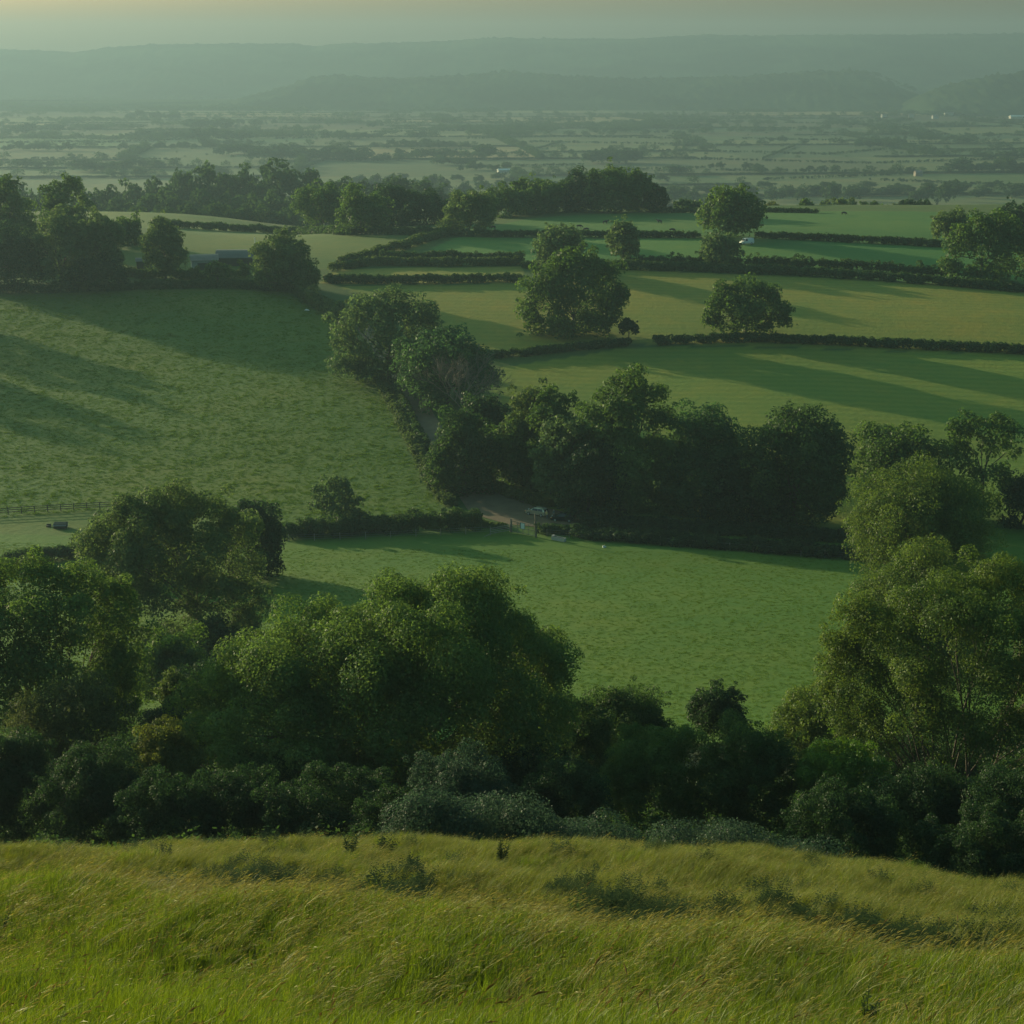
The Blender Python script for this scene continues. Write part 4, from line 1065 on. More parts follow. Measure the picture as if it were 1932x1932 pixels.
def gate_things():
    a = at(925, 1010); b = at(963, 1004); d = (b - a); L_ = d.length; rz = math.atan2(d.y, d.x)
    r = empty('hurdle', a, rz); tag(r, 'low four bar wooden hurdle leaning beside the tall gate', 'hurdle')
    for i in range(4):
        mb = MB(); mb.box((L_ / 2, 0, .30 + i * .30), (L_, .05, .12)); mb.build('rail', M['timber'], r)
    for x in (0.05, L_ - .05):
        mb = MB(); mb.box((x, .06, .62), (.12, .08, 1.36)); mb.build('post', M['timber'], r)
    mb = MB(); mb.tube([(0, -.1, .3), (-.9, -.2, .12), (-1.6, -.3, 0)], [.05, .05, .04], 5); mb.build('brace', M['timber'], r)
    a = at(965, 1005); b = at(1008, 1013); d = (b - a); L_ = d.length; rz = math.atan2(d.y, d.x)
    r = empty('field_gate', a, rz); tag(r, 'tall grey framed gate with a pale notice board on it', 'gate')
    mb = MB()
    for z in (.22, 1.15, 2.05): mb.box((L_ / 2, 0, z), (L_, .06, .10))
    for x in np.linspace(0.06, L_ - .06, 5): mb.box((x, .055, 1.13), (.07, .05, 1.92))
    mb.build('frame', M['timber'], r)
    mb = MB()
    for x in np.linspace(.2, L_ - .2, 22): mb.tube([(x, .02, .25), (x, .02, 1.12)], [.012, .012], 4)
    for z in (.45, .7, .92): mb.tube([(.1, .02, z), (L_ - .1, .02, z)], [.012, .012], 4)
    mb.build('mesh', M['wire'], r)
    for x in (-.10,):
        mb = MB(); mb.box((x, 0, 1.15), (.17, .17, 2.6)); mb.build('post', M['timber'], r)
    s = MB(); s.box((L_ * .5, -.09, 1.58), (.95, .05, 1.12)); sg = s.build('notice_board', M['sign_frame'], r)
    s = MB(); s.box((L_ * .5 + .06, -.122, 1.56), (.72, .012, .98)); s.build('notice', M['sign'], sg)
    p = at(1011, 1014)
    r = empty('wooden_pole', p); tag(r, 'rough crooked wooden pole, tallest post at the end of the gate', 'pole')
    mb = MB(); mb.tube([(0, 0, -.4), (.03, 0, 1.2), (-.10, .05, 2.3), (-.04, 0, 3.1), (-.16, 0, 4.1)], [.19, .17, .16, .15, .12], 8); mb.build('pole_shaft', M['bark_pale'], r)
    rng = np.random.default_rng(4); C = np.array([(-.02, 0, 1.6), (-.1, 0, 2.2), (-.05, .05, 2.9), (0, 0, .9)]); v, q, t = leaf_arrays(rng, C, np.array([.25, .28, .22, .2]), 160, .16)
    mesh_np('ivy', v, q, M['hedge'], t, r)
    # trough
    a = at(1042, 1018); b = at(1066, 1022); d = b - a
    r = empty('water_trough', (a + b) / 2, math.atan2(d.y, d.x)); tag(r, 'grey concrete water trough by the wire fence', 'trough')
    mb = MB(); l = d.length
    mb.box((0, -.3, .32), (l, .07, .6)); mb.box((0, .3, .32), (l, .07, .6)); mb.box((-l / 2 + .035, 0, .32), (.07, .53, .6)); mb.box((l / 2 - .035, 0, .32), (.07, .53, .6)); mb.box((0, 0, .06), (l - .14, .53, .1))
    mb.build('basin', M['concrete'], r, bevel=.012)
    mb = MB(); mb.box((-l / 2 + .22, 0, .70), (.40, .5, .18)); mb.build('valve_box', M['concrete'], r, bevel=.02)
    mb = MB(); mb.box((.15, 0, .5), (l - .65, .53, .01)); mb.build('water', M['glass'], r)
    # red brown stakes at the lane mouth
    for i, (px, py, h) in enumerate([(882, 978, 1.2), (888, 980, 1.0), (893, 977, 1.35), (899, 981, 1.1), (904, 979, 1.0)]):
        p = at(px, py); mb = MB(); mb.tube([(0, 0, -.2), (.02, 0, h * .6), (.04, .02, h)], [.10, .095, .085], 7)
        o = mb.build('stake', M['rust'], bevel=0.0); o.location = p
        tag(o, 'short red brown timber stake in the cluster at the lane mouth', 'stake', 'stakes at the lane mouth')
    p = at(481, 458); mb = MB(); mb.tube([(0, 0, -.2), (0, 0, .9), (0, 0, 1.7)], [.14, .14, .12], 8); o = mb.build('marker_post', M['white']); o.location = p
    tag(o, 'small white marker post in the field above the barn', 'post')
    # loose white things lying in the grass
    def sack(label, px, py, l, w, h, rz, name, cat):
        p = at(px, py); rng = np.random.default_rng(int(px)); mb = MB(); n = 7
        V = []; F = []
        for i in range(n):
            for j in range(5):
                u = i / (n - 1) * 2 - 1; v_ = j / 4 * 2 - 1
                z = h * max(0, (1 - u * u)) ** .5 * max(0, 1 - v_ * v_) ** .5 * (1 + .35 * rng.normal()) + .03
                V.append((u * l / 2 * (1 + .08 * rng.normal()), v_ * w / 2 * (1 + .12 * rng.normal()), z))
        for i in range(n - 1):
            for j in range(4): F.append((i * 5 + j, i * 5 + j + 1, (i + 1) * 5 + j + 1, (i + 1) * 5 + j))
        F.append(tuple([0, 1, 2, 3, 4] + [i * 5 + 4 for i in range(1, n)] + [(n - 1) * 5 + j for j in (3, 2, 1, 0)] + [i * 5 for i in range(n - 2, 0, -1)])[::-1])
        mb.add(V, F); o = mb.build(name, M['white']); o.location = p; o.rotation_euler = (0, 0, rz); tag(o, label, cat)
    sack('crumpled white sheet lying at the top corner of the wide pasture', 579, 586, 1.5, .6, .30, -.3, 'plastic_sheet', 'sheet')
    sack('small white bag lying in the near pasture below the wire fence', 1140, 1033, .7, .35, .28, .6, 'plastic_bag', 'bag')
gate_things()

def coop():
    p = at(115, 996)
    r = empty('poultry_house', p, math.radians(2)); tag(r, 'low wooden poultry house with a pale lean-to roof in the paddock', 'poultry house')
    mb = MB(); mb.prism([(-.75, .12), (.75, .12), (.75, .75), (.05, 1.05), (-.75, .82)], -1.05, 1.05)
    o = mb.build('wall', M['dark_timber'], r); o.rotation_euler = (0, 0, math.pi / 2)
    mb = MB(); mb.box((0, -.38, .93), (2.25, .95, .05)); o = mb.build('roof', M['tin'], r); o.rotation_euler = (math.radians(19), 0, 0); o.location = (0, .02, .01)
    mb = MB(); mb.box((0, .40, .98), (2.25, .85, .05)); o = mb.build('roof', M['tin'], r); o.rotation_euler = (math.radians(-20), 0, 0); o.location = (0, 0, .06)
    mb = MB(); mb.box((1.12, .1, .5), (.05, .5, .6)); mb.build('door', M['timber'], r)
    for x in (-.8, .8):
        mb = MB(); mb.box((x, 0, .06), (.12, 1.5, .14)); mb.build('skid', M['dark_timber'], r)
    p = at(92, 994); mb = MB(); mb.box((0, 0, .12), (.8, .45, .24)); mb.box((0, .2, .3), (.8, .05, .3)); mb.box((.38, 0, .28), (.05, .45, .2)); o = mb.build('feeder', M['dark_timber'], bevel=.015); o.location = p
    tag(o, 'small dark feeder on the grass beside the poultry house', 'feeder')
coop()

# ------------------------------------------------------------------ farm buildings
def barn(label, pa, pb, depth, hw, hr, roof, wall, name='barn', doors=2, over=.3):
    a = at(*pa); b = at(*pb); d = b - a; L_ = d.length
    r = empty(name, a, math.atan2(d.y, d.x)); r.location.z = min(a.z, b.z); tag(r, label, name.replace('_', ' '))
    mb = MB(); n = 8
    prof = [(0, -.5), (depth, -.5), (depth, hw)] + [(depth * (1 - t), hw + (hr - hw) * math.sin(math.pi * t) ** .8) for t in np.linspace(.1, .9, n)] + [(0, hw)]
    mb.add([(0, y, z) for y, z in prof] + [(L_, y, z) for y, z in prof], [tuple(range(len(prof))), tuple(range(2 * len(prof) - 1, len(prof) - 1, -1))] + [(i, (i + 1) % len(prof), (i + 1) % len(prof) + len(prof), i + len(prof)) for i in range(len(prof)) if i in (0, 1, len(prof) - 1)])
    mb.build('wall', M[wall], r)
    rb = MB(); rp = [(-over, hw + .02)] + [(depth * t, hw + .06 + (hr - hw) * math.sin(math.pi * t) ** .8) for t in np.linspace(.05, .95, 11)] + [(depth + over, hw + .02)]
    V = []; F = []; m_ = len(rp)
    for x in (-over, L_ + over):
        V += [(x, y, z) for y, z in rp] + [(x, y, z + .08) for y, z in rp]
    for i in range(m_ - 1):
        F += [(m_ + i, m_ + i + 1, 3 * m_ + i + 1, 3 * m_ + i), (i, 2 * m_ + i, 2 * m_ + i + 1, i + 1), (i, i + 1, m_ + i + 1, m_ + i), (2 * m_ + i, 3 * m_ + i, 3 * m_ + i + 1, 2 * m_ + i + 1)]
    F += [(0, m_, 3 * m_, 2 * m_), (m_ - 1, 3 * m_ - 1, 4 * m_ - 1, 2 * m_ - 1)]
    rb.add(V, F); rb.build('roof', M[roof], r)
    for i in range(doors):
        mb = MB(); x = L_ * (i + .5) / doors; mb.box((x, -.04, hw * .38), (L_ / doors * .55, .06, hw * .76)); mb.build('door', M['dark_timber'], r)
    return r
barn('long low barn with a curved grey metal roof behind the round bush', (408, 502), (476, 502), 7.5, 2.4, 4.4, 'tin', 'dark_timber')
barn('pale walled shed with a brownish roof next to the metal roofed barn', (362, 510), (412, 508), 5.5, 2.7, 4.2, 'tile', 'wall_grey', name='farm_shed', doors=1)
barn('small grey roofed shed between the farm wood and the oval tree', (258, 508), (284, 507), 4, 2.2, 3.0, 'tin', 'dark_timber', name='farm_shed', doors=1)
barn('pale little shelter half hidden under the farm wood', (128, 541), (150, 540), 3, 1.9, 2.5, 'tin', 'wall_grey', name='shelter', doors=1)

def house(label, px, row, l, d, h, hr, wall, roof, rz, group):
    p = at(px, row); r = empty('farm_house', p, rz); tag(r, label, 'house', group)
    mb = MB(); mb.prism([(-d / 2, -.5), (d / 2, -.5), (d / 2, h), (0, h + hr), (-d / 2, h)], -l / 2, l / 2); o = mb.build('wall', M[wall], r); o.rotation_euler = (0, 0, math.pi / 2)
    for sgn in (-1, 1):
        mb = MB(); w = math.hypot(d / 2, hr) + .5
        mb.box((0, sgn * d / 4 * 1.04, h + hr / 2 + .12), (l + .8, w, .18)); me = mb.build('roof', M[roof], r)
        a = -sgn * math.atan2(hr, d / 2); c = Vector((0, sgn * d / 4 * 1.04, h + hr / 2 + .12))
        for v in me.data.vertices: v.co = c + Matrix.Rotation(a, 3, 'X') @ (v.co - c)
    if h > 3.5:
        mb = MB(); mb.box((l * .35, 0, h + hr + .3), (.8, .8, 1.6)); mb.build('chimney', M['tile'], r)
    return r
HG = 'white specks of houses at the foot of the hills'
for (px, row, l, rz, w) in [(1667, 222, 12, .3, 'wall_white'), (1719, 222, 12, -.2, 'wall_white'), (1764, 224, 14, .2, 'wall_white'), (1790, 219, 22, .1, 'wall_white'), (1828, 217, 16, .0, 'wall_white'), (1850, 217, 14, .2, 'wall_white'), (1897, 199, 13, .1, 'wall_white')]:
    house('tiny white walled house in the line at the foot of the hills', px, row, l, 8, 6, 3, w, 'tile', rz, HG)
house('long white roofed shed among trees at the foot of the hills', 1945 - 12, 224, 70, 18, 5, 3, 'wall_white', 'white', 0, None)
house('white roofed shed alone in the middle of the plain', 951, 326, 16, 8, 3.2, 1.6, 'wall_white', 'white', .3, None)
house('small dull farmhouse among trees on the near edge of the plain', 1732, 332, 9, 6, 4.2, 2.2, 'tile', 'tile', .2, None)

# ------------------------------------------------------------------ vehicles
def car(name, label, p, rz, paint, kind='hatch', cat='car'):
    r = empty(name, p, rz); tag(r, label, cat)
    if kind == 'hatch':
        low = [(-2.0, .30), (-2.05, .55), (-1.98, .92), (-1.0, .98), (.75, .97), (1.55, .86), (1.95, .72), (2.03, .50), (1.95, .28)]
        top = [(-1.95, .93), (-1.70, 1.30), (-1.30, 1.47), (-.2, 1.52), (.30, 1.46), (1.0, .97)]
        W, Wt, wb, rw, Lx = .85, .62, 1.25, .31, 1.27
    else:
        low = [(-2.35, .35), (-2.4, .6), (-2.38, 1.1), (1.3, 1.12), (2.15, .98), (2.38, .78), (2.42, .5), (2.35, .32)]
        top = [(-2.37, 1.1), (-2.32, 1.85), (-2.15, 1.98), (.6, 1.98), (.95, 1.85), (1.5, 1.11)]
        W, Wt, wb, rw, Lx = .93, .78, 1.45, .34, 1.5
    mb = MB(); mb.prism(low, -W, W)
    n = len(top)
    zb = min(z for _, z in top); zt = max(z for _, z in top)
    wid = lambda z: W - .04 - (W - Wt) * (z - zb) / (zt - zb)
    mb.add([(x, -wid(z), z) for x, z in top] + [(x, wid(z), z) for x, z in top],
           [tuple(range(n)), tuple(range(2 * n - 1, n - 1, -1))] + [(i, i + n, (i + 1) % n + n, (i + 1) % n) for i in range(n)])
    mb.build('body', M[paint], r, bevel=.05, smooth=False)
    def quad_patch(nm, pts, off):
        m2 = MB(); P = [Vector(q) for q in pts]; nn = (P[1] - P[0]).cross(P[3] - P[0]).normalized()
        m2.add([q + nn * off for q in P] + [q - nn * .01 for q in P], [(0, 1, 2, 3), (4, 7, 6, 5), (0, 4, 5, 1), (1, 5, 6, 2), (2, 6, 7, 3), (3, 7, 4, 0)]); m2.build(nm, M['glass'], r)
    def lerp2(a, b, t): return (a[0] + (b[0] - a[0]) * t, a[1] + (b[1] - a[1]) * t)
    A, B = top[-1], top[-2]
    a1, b1 = lerp2(A, B, .12), lerp2(A, B, .9)
    quad_patch('windscreen', [(a1[0], -wid(a1[1]) + .08, a1[1]), (a1[0], wid(a1[1]) - .08, a1[1]), (b1[0], wid(b1[1]) - .08, b1[1]), (b1[0], -wid(b1[1]) + .08, b1[1])], .07)
    A, B = top[0], top[1]; a1, b1 = lerp2(A, B, .15), lerp2(A, B, .9)
    quad_patch('rear_window', [(a1[0], wid(a1[1]) - .1, a1[1]), (a1[0], -wid(a1[1]) + .1, a1[1]), (b1[0], -wid(b1[1]) + .1, b1[1]), (b1[0], wid(b1[1]) - .1, b1[1])], .07)
    segs = [(-1.55, -.62), (-.55, .62)] if kind == 'hatch' else [(.05, .95)]
    for sg in (-1, 1):
        for x0, x1 in segs:
            z0 = zb + .07; z1 = zt - .13; xs = x1 - (.22 if x1 > .4 else .02); xr = x0 + (.18 if x0 < -1 else .02)
            pts = [(x0, sg * wid(z0), z0), (x1, sg * wid(z0), z0), (xs, sg * wid(z1), z1), (xr, sg * wid(z1), z1)]
            if sg > 0: pts = [pts[1], pts[0], pts[3], pts[2]]
            quad_patch('side_window', pts, .055)
        for x in (-wb, wb):
            m2 = MB(); m2.tube([(x, sg * (W - .19), rw), (x, sg * (W + .03), rw)], [rw, rw], 18); wl = m2.build('wheel', M['rubber'], r)
            m2 = MB(); m2.tube([(x, sg * (W + .02), rw), (x, sg * (W + .045), rw)], [rw * .62, rw * .55], 14); m2.build('rim', M['steel'], wl)
        xf = low[-2][0]
        m2 = MB(); m2.box((xf - .06, sg * W * .68, .70), (.20, .34, .17)); m2.build('headlight', M['lamp'], r, bevel=.03)
        m2 = MB(); m2.box((xf - .16, sg * (W - .05), .72), (.22, .14, .14)); m2.build('indicator', M['amber'], r, bevel=.02)
        m2 = MB(); m2.box((low[1][0] + .03, sg * W * .78, .80), (.12, .22, .22)); m2.build('tail_light', M['rust'], r, bevel=.02)
        m2 = MB(); m2.box((.85 if kind == 'hatch' else 1.25, sg * (W + .09), 1.03 if kind == 'hatch' else 1.25), (.12, .18, .14)); m2.build('mirror', M[paint], r, bevel=.03)
    m2 = MB(); m2.box((low[-2][0] + .02, 0, .42), (.16, W * 1.8, .16)); m2.build('bumper', M['rubber'], r, bevel=.03)
    return r
p1 = at(1013, 972); p2 = at(1062, 983)
car('parked_car', 'pale gold hatchback parked by the weeds, facing up the lane', p1, math.radians(150), 'silver_paint')
car('parked_car', 'dark car parked in the shade under the gate row behind the people', p2, math.radians(168), 'black_paint')
car('van', 'white van parked beside the tall oak in the bright green strip', at(1408, 461), math.radians(205), 'white', 'van', 'van')

# ------------------------------------------------------------------ people and cattle
def skinned(name, verts, edges, radii, mat, levels=2):
    me = bpy.data.meshes.new(name); me.from_pydata(verts, edges, []); me.materials.append(mat)
    o = link(bpy.data.objects.new(name, me))
    m = o.modifiers.new('skin', 'SKIN'); m.use_smooth_shade = True
    for i, r in enumerate(radii):
        sv = me.skin_vertices[0].data[i]; sv.radius = r if isinstance(r, tuple) else (r, r); sv.use_root = (i == 0)
    s = o.modifiers.new('sub', 'SUBSURF'); s.levels = levels; s.render_levels = levels
    return o
def person(label, p, rz, top, legs, lean=0.0):
    r = empty('person', p, rz); tag(r, label, 'person', 'people by the parked cars')
    V = [(0, 0, .98), (.0, 0, 1.15), (lean * .5, 0, 1.35), (lean, 0, 1.47), (lean * 1.1, 0, 1.55), (lean * 1.1 + .02, 0, 1.66), (lean * 1.1 + .01, 0, 1.76),
         (0, .10, .90), (.05, .11, .50), (0, .12, .10), (.12, .13, .04), (0, -.10, .90), (-.04, -.11, .50), (-.10, -.12, .10), (.02, -.13, .04),
         (lean, .18, 1.42), (lean + .05, .25, 1.14), (lean + .18, .22, .92), (lean + .24, .21, .84), (lean, -.18, 1.42), (lean + .06, -.25, 1.14), (lean + .22, -.20, .95), (lean + .28, -.19, .87)]
    E = [(0, 1), (1, 2), (2, 3), (3, 4), (4, 5), (5, 6), (0, 7), (7, 8), (8, 9), (9, 10), (0, 11), (11, 12), (12, 13), (13, 14), (3, 15), (15, 16), (16, 17), (17, 18), (3, 19), (19, 20), (20, 21), (21, 22)]
    R = [(.13, .11), (.13, .10), (.15, .11), (.10, .08), .055, (.10, .09), .06, .085, .062, .045, .04, .085, .062, .045, .04, .06, .045, .034, .03, .06, .045, .034, .03]
    b = skinned('body', V, E, R, M['skin']); b.parent = r
    Vt = V[:5] + [V[15], V[16], V[17], V[19], V[20], V[21]]
    c = skinned('jacket', [(0, 0, .93), (0, 0, 1.15), V[2], V[3], V[15], V[16], V[17], V[19], V[20], V[21]], [(0, 1), (1, 2), (2, 3), (3, 4), (4, 5), (5, 6), (3, 7), (7, 8), (8, 9)], [(.165, .14), (.16, .13), (.18, .14), (.11, .09), .08, .065, .05, .08, .065, .05], M[top]); c.parent = r
    t = skinned('trousers', [(0, 0, 1.0), V[7], V[8], (0, .12, .12), V[11], V[12], (-.10, -.12, .12)], [(0, 1), (1, 2), (2, 3), (0, 4), (4, 5), (5, 6)], [(.15, .13), .11, .085, .065, .11, .085, .065], M[legs]); t.parent = r
    h = skinned('hair', [(lean * 1.1 - .01, 0, 1.70), (lean * 1.1 - .02, 0, 1.79)], [(0, 1)], [(.115, .10), .07], M['hair']); h.parent = r
person('person in a tan top and grey trousers standing beside the pale hatchback', at(1032, 981), math.radians(200), 'tan_cloth', 'jeans', .08)
person('person in grey standing behind the one in tan, before the dark car', at(1045, 979), math.radians(160), 'grey_cloth', 'grey_cloth', .03)
def cow(label, px, py, rz, graze):
    p = at(px, py)
    hx = (1.15, 0, .45) if graze else (1.25, 0, 1.45)
    V = [(-.75, 0, 1.15), (-.2, 0, 1.08), (.5, 0, 1.12), (.85, 0, 1.2 if not graze else .95), hx, (hx[0] + .28, 0, hx[2] - .14),
         (-.72, .2, .85), (-.62, .2, .52), (-.74, .2, .05), (-.72, -.2, .85), (-.66, -.2, .52), (-.80, -.2, .05), (.5, .19, .75), (.52, .19, .4), (.5, .19, .05), (.52, -.19, .75), (.5, -.19, .4), (.54, -.19, .05), (-.98, 0, 1.05), (-1.0, 0, .5),
         (hx[0] - .03, .16, hx[2] + .08), (hx[0] - .03, -.16, hx[2] + .08)]
    E = [(0, 1), (1, 2), (2, 3), (3, 4), (4, 5), (0, 6), (6, 7), (7, 8), (0, 9), (9, 10), (10, 11), (2, 12), (12, 13), (13, 14), (2, 15), (15, 16), (16, 17), (0, 18), (18, 19), (4, 20), (4, 21)]
    R = [(.33, .36), (.36, .42), (.34, .38), (.20, .24), (.14, .15), (.10, .10), .17, .09, .065, .17, .09, .065, .14, .08, .06, .14, .08, .06, .04, .03, .05, .05]
    o = skinned('cow', V, E, R, M['cow']); o.location = p; o.rotation_euler = (0, 0, rz)
    tag(o, label, 'cow', 'cattle on the crest pasture')
for lab, px, py, rz, g in [('dark cow grazing in the shaded crest pasture near the copse', 1093, 431, .2, True), ('dark cow grazing just above the hedge of the crest pasture', 1106, 437, 3.3, True), ('dark cow standing high on the shade beside the egg shaped tree', 1142, 423, .4, False),
                           ('dark cow standing in the crest pasture towards the tall oak', 1244, 422, 2.6, False), ('dark cow lying low by the hedge below the standing one', 1268, 438, .1, True), ('dark cow on the skyline of the crest before the pale wide tree', 1592, 406, .2, True), ('lone dark cow under the pale tree of the crest copse', 930, 433, 3.0, True)]:
    cow(lab, px, py, rz, g)

# ------------------------------------------------------------------ grass
M['grass_green'] = leaf_mat('green grass', (.054, .096, .013), (.124, .166, .027), trans=.45, gloss=.02)
M['grass_gold'] = leaf_mat('seeding grass', (.132, .136, .032), (.270, .248, .078), trans=.40, gloss=.02)
M['grass_dry'] = leaf_mat('wind combed grass', (.068, .096, .016), (.160, .168, .038), trans=.40, gloss=.01)
M['weed'] = leaf_mat('dark weeds', (.024, .042, .011), (.056, .078, .020), trans=.3, gloss=.02)
M['pasture'] = leaf_mat('pasture grass', (.054, .108, .013), (.092, .146, .020), trans=.4, gloss=0)
M['seed_brown'] = leaf_mat('brown seed heads', (.10, .075, .028), (.17, .125, .05), trans=.2, gloss=0)

def tuft(rng, n, hmin, hmax, rad, lean, width, head=0.0, spread=.35, segs=3):
    V = []; Q = []; T = []
    for _ in range(n):
        a = rng.random() * 6.283; r = rad * math.sqrt(rng.random())
        h = rng.uniform(hmin, hmax); d = np.array([lean * rng.uniform(.6, 1.4) + rng.normal() * spread * .5, rng.normal() * spread * .5])
        side = rng.random() * 3.1416; sx_, sy_ = math.cos(side), math.sin(side)
        w = width * rng.uniform(.7, 1.3); tn = rng.random(); n0 = len(V)
        for i in range(segs + 1):
            t = i / segs; bx = d[0] * h * t ** 1.8; by = d[1] * h * t ** 1.8; bz = h * t * (1 - .25 * t * min(1.2, abs(lean) + .2))
            ww = w * (1 - t * .85) if head == 0 else w * .6
            x = r * math.cos(a) + bx; y = r * math.sin(a) + by
            V += [(x - sx_ * ww, y - sy_ * ww, bz), (x + sx_ * ww, y + sy_ * ww, bz)]
        for i in range(segs):
            q = n0 + i * 2; Q.append((q, q + 1, q + 3, q + 2)); T.append(tn)
        if head > 0:
            px, py, pz = V[-1]; d3 = np.array([d[0] * 1.6, d[1] * 1.4, .55]); d3 = d3 / np.linalg.norm(d3)
            L_ = head * rng.uniform(.7, 1.3)
            for k in range(2):
                s3 = np.cross(d3, rng.normal(size=3)); s3 = s3 / np.linalg.norm(s3) * L_ * .065
                b = np.array([px, py, pz]); n1 = len(V)
                V += [tuple(b), tuple(b + d3 * L_ * .4 + s3), tuple(b + d3 * L_ - np.array([0, 0, L_ * .18])), tuple(b + d3 * L_ * .4 - s3)]
                Q.append((n1, n1 + 1, n1 + 2, n1 + 3)); T.append(min(1, tn * .4 + .6))
    return np.array(V), np.array(Q), np.array(T)

def source(name, mat, arr):
    o = mesh_np(name, arr[0], arr[1], M[mat], arr[2]); COL.objects.unlink(o); return o

def weed_arr(rng, n, h):
    V = []; Q = []; T = []
    for _ in range(n):
        a = rng.random() * 6.283; r = .36 * math.sqrt(rng.random()); hh = h * rng.uniform(.6, 1.1)
        x0, y0 = r * math.cos(a), r * math.sin(a); lx, ly = rng.normal() * .12 + .08, rng.normal() * .1
        for k in range(13):
            t = (k + 1) / 13; b = np.array([x0 + lx * t, y0 + ly * t, hh * t])
            w = k * 2.4 + rng.random(); L_ = .115 * (1.15 - .75 * t) * rng.uniform(.8, 1.2)
            d = np.array([math.cos(w), math.sin(w), .35]); s_ = np.array([-math.sin(w), math.cos(w), 0]) * L_ * .28
            n0 = len(V); V += [tuple(b), tuple(b + d * L_ * .5 + s_), tuple(b + d * L_ - np.array([0, 0, L_ * .25])), tuple(b + d * L_ * .5 - s_)]
            Q.append((n0, n0 + 1, n0 + 2, n0 + 3)); T.append(rng.random())
    return np.array(V), np.array(Q), np.array(T)

def bank_grass():
    rng = np.random.default_rng(41)
    def region(n, y0, y1, k=.40, e=5):
        y = np.sqrt(rng.uniform(y0 * y0, y1 * y1, n)); x = rng.uniform(-1, 1, n) * (k * y + e); return x, y
    def put(name, srcs, x, y, s, leanz=.5):
        n = len(x); P = np.stack([x, y, H(x, y) - .03], 1)
        R = np.stack([rng.normal(size=n) * .08, rng.normal(size=n) * .08, rng.normal(size=n) * leanz], 1)
        S = np.repeat(s[:, None], 3, 1); S[:, 2] *= rng.uniform(.8, 1.2, n)
        scatter(name, srcs, P, R, S, rng.integers(0, len(srcs), n))
    noise = lambda x, y: .5 + .25 * np.sin(x * .9 + y * .35) + .25 * np.sin(x * .37 - y * .8 + 2)
    green = [source('tuft', 'grass_green', tuft(rng, 46, .22, .52, .17, .25, .006)) for _ in range(6)]
    gold = [source('tuft', 'grass_gold', tuft(rng, 14, .42, .80, .20, .72, .0045, head=.13)) for _ in range(6)]
    dry = [source('tuft', 'grass_dry', tuft(rng, 40, .24, .52, .21, .55, .0062)) for _ in range(6)]
    weeds = [source('weed', 'weed', weed_arr(rng, 30, .62)) for _ in range(4)]
    brown = [source('seedhead', 'seed_brown', tuft(rng, 2, .55, .85, .08, .35, .005, head=.20)) for _ in range(3)]
    # near bank
    x, y = region(26000, 12, 40); yc = crest_y(x); k = y < yc + 1.2
    put('grass', green, x[k], y[k], rng.uniform(.75, 1.2, k.sum()) * (.75 + .5 * noise(x[k], y[k])))
    x, y = region(26000, 12, 40); yc = crest_y(x); f = np.clip(1 - (yc - y) / 14, .10, 1) * (.35 + .9 * noise(x * .7, y))
    k = (y < yc + .6) & (rng.random(len(x)) < f * .42)
    put('seeding_grass', gold, x[k], y[k], rng.uniform(.7, 1.1, k.sum()), .35)
    # beyond the step: combed paler grass up to the top of the bushes
    x, y = region(60000, 22, 80); yc = crest_y(x); k = (y > yc + .3)
    put('grass', dry, x[k], y[k], rng.uniform(.7, 1.1, k.sum()) * (.8 + .4 * noise(x[k], y[k])), .4)
    x, y = region(22000, 22, 66); yc = crest_y(x); k = (y > yc + 2.5) & (rng.random(len(x)) < .08 + .28 * (noise(x * 1.4, y * 1.2) > .55))
    put('seeding_grass', gold, x[k], y[k], rng.uniform(.5, .8, k.sum()), .35)
    x, y = region(9000, 38, 66); k = (rng.random(len(x)) < .8 * (noise(x * 2.2, y * 2) > .62))
    put('grass', green, x[k], y[k], rng.uniform(.7, 1.1, k.sum()))
    # dark weeds in the hollow behind the step and in patches
    x, y = region(52000, 20, 62); yc = crest_y(x); dd = y - yc
    px_ = 966 + FPX * x / (y * CT - H(x, y) * ST)
    band = ((px_ > 330) & (px_ < 800)) * 1.3 + (px_ > 1040) * 1.6
    f = np.exp(-((dd - 4.9) / 2.0) ** 2) * band * np.clip(noise(x * 1.7 + 1, y * 1.3) * 1.6 - .45, 0, 1) * .75 + .02 * (noise(x * 1.7, y * 1.5 + 3) > .64)
    k = (dd > .8) & (rng.random(len(x)) < f * .75)
    put('weeds', weeds, x[k], y[k], rng.uniform(.55, 1.1, k.sum()), 3)
    x, y = region(500, 54, 66); k = rng.random(len(x)) < .5
    put('weeds', weeds, x[k], y[k], rng.uniform(.6, 1.2, k.sum()), 3)
    x, y = region(420, 12, 30); yc = crest_y(x); k = (y < yc)
    put('seedheads', brown, x[k], y[k], rng.uniform(.7, 1.1, k.sum()), .5)
bank_grass()

def smooth_noise(x, y, scale, seed, n=26):
    r = np.random.default_rng(seed); out = np.zeros_like(x)
    for _ in range(n):
        a = r.random() * 6.283; k = scale * r.uniform(.45, 1.6)
        out += np.sin((x * math.cos(a) + y * math.sin(a)) * k + r.random() * 6.283)
    return out / math.sqrt(n / 2)

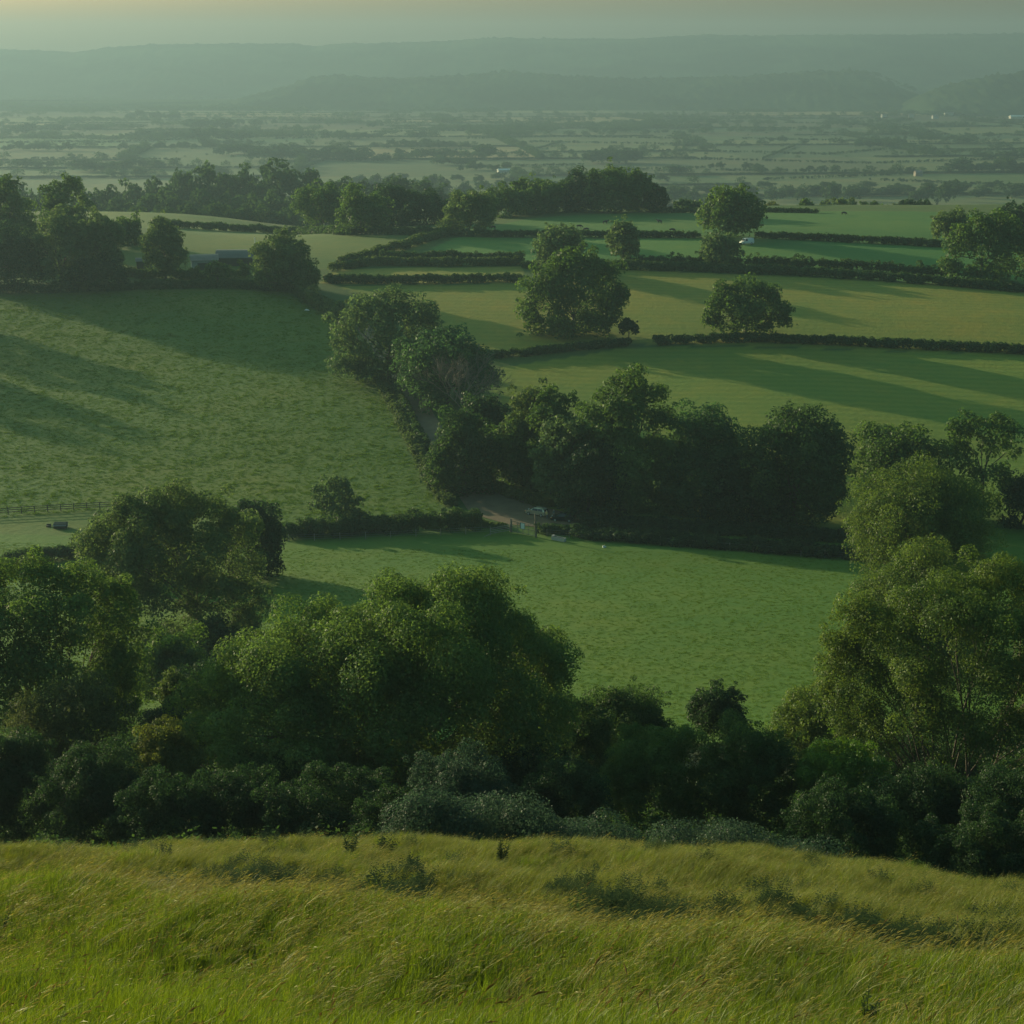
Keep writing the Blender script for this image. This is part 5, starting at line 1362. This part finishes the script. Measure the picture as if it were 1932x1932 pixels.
def pasture_grass():
    rng = np.random.default_rng(43)
    src = [source('tuft', 'pasture', tuft(rng, 22, .08, .20, .26, .25, .022, spread=.8, segs=2)) for _ in range(5)]
    def poly_pts(poly, n):
        P = np.array(ground_poly(poly)); x = rng.uniform(P[:, 0].min(), P[:, 0].max(), n); y = rng.uniform(P[:, 1].min(), P[:, 1].max(), n)
        k = in_poly(x, y, [tuple(p) for p in P]); return x[k], y[k]
    X = []; Y = []; S = []
    x, y = poly_pts([(-120, 565), (100, 555), (300, 549), (540, 552), (640, 615), (706, 715), (795, 905), (840, 968), (540, 1004), (280, 958), (-120, 985)], 150000)
    nz = smooth_noise(x, y * 1.0, 1.5, 1) + .5 * smooth_noise(x, y, .4, 2)
    k = (rng.random(len(x)) < .40 + .28 * (nz > .7)); X.append(x[k]); Y.append(y[k]); S.append(rng.uniform(.5, 1.15, k.sum()) * (1 + .25 * (nz[k] > .7)))
    y = rng.uniform(150, 258, 90000); x = rng.uniform(-1, 1, 90000) * (.36 * y)
    nz = smooth_noise(x, y, 1.8, 3) + .4 * smooth_noise(x, y, .4, 4)
    k = (y < 247 - .02 * x) & (rng.random(len(x)) < .42 + .25 * (nz > .7)); X.append(x[k]); Y.append(y[k]); S.append(rng.uniform(.4, .85, k.sum()))
    x = np.concatenate(X); y = np.concatenate(Y); s = np.concatenate(S); n = len(x)
    R = np.zeros((n, 3)); R[:, 2] = rng.random(n) * 6.28
    scatter('pasture_grass', src, np.stack([x, y, H(x, y) - .02], 1), R, np.stack([s * 1.25, s * 1.25, s], 1), rng.integers(0, 5, n))
pasture_grass()

# single plants standing out of the bank grass
def leafy_plant(label, px, py, h, seed, n=5, mat='weed', name='weed_plant', lean=.1):
    rng = np.random.default_rng(seed); p = at(px, py); r = empty(name, p); tag(r, label, 'plant')
    st = MB(); V = []; Q = []; T = []
    for s_ in range(n):
        a = rng.random() * 6.283; hh = h * rng.uniform(.65, 1.05); tip = Vector((math.cos(a) * hh * .28 + lean * hh, math.sin(a) * hh * .28, hh))
        m = tip * .5 - Vector((0, 0, 0)) + Vector((0, 0, hh * .06))
        st.tube([(0, 0, -.05), m, tip], [.012, .009, .004], 5)
        for k in range(22):
            t = .12 + .88 * k / 21; b = np.array((Vector((0, 0, 0)).lerp(m, t * 2) if t < .5 else m.lerp(tip, t * 2 - 1)))
            w = k * 2.4 + rng.random() * .8; L_ = h * .20 * (1.15 - .8 * t) * rng.uniform(.8, 1.2)
            d = np.array([math.cos(w), math.sin(w), .45]); q = np.array([-math.sin(w), math.cos(w), 0]) * L_ * .22
            n0 = len(V); V += [tuple(b), tuple(b + d * L_ * .5 + q), tuple(b + d * L_ - np.array([0, 0, L_ * .2])), tuple(b + d * L_ * .5 - q)]
            Q.append((n0, n0 + 1, n0 + 2, n0 + 3)); T.append(rng.random())
    st.build('stem', M['weed'], r); mesh_np('leaves', np.array(V), np.array(Q), M[mat], np.array(T), r)
leafy_plant('tall leafy thistle like plant standing in the grass at the bottom edge', 1632, 1945, .62, 5, 6)
leafy_plant('small dark upright shrub on the bank top before the sallow bush', 660, 1622, 1.0, 6, 7)
leafy_plant('dark green docken clump in the combed grass near the middle', 937, 1742, .6, 7, 6, 'grass_green')
leafy_plant('dark bushy weed clump at the bank top below the sallow bush', 945, 1636, .9, 8, 8)
leafy_plant('yellowish upright weed at the hollow edge of the bank', 1080, 1745, .95, 9, 5, 'bright')
leafy_plant('dark upright weed at the hollow edge, next after the yellowish one', 1210, 1760, .7, 10, 5)
leafy_plant('fresh green dock at the very edge of the bottom grass', 5, 1770, .7, 11, 7, 'grass_green')
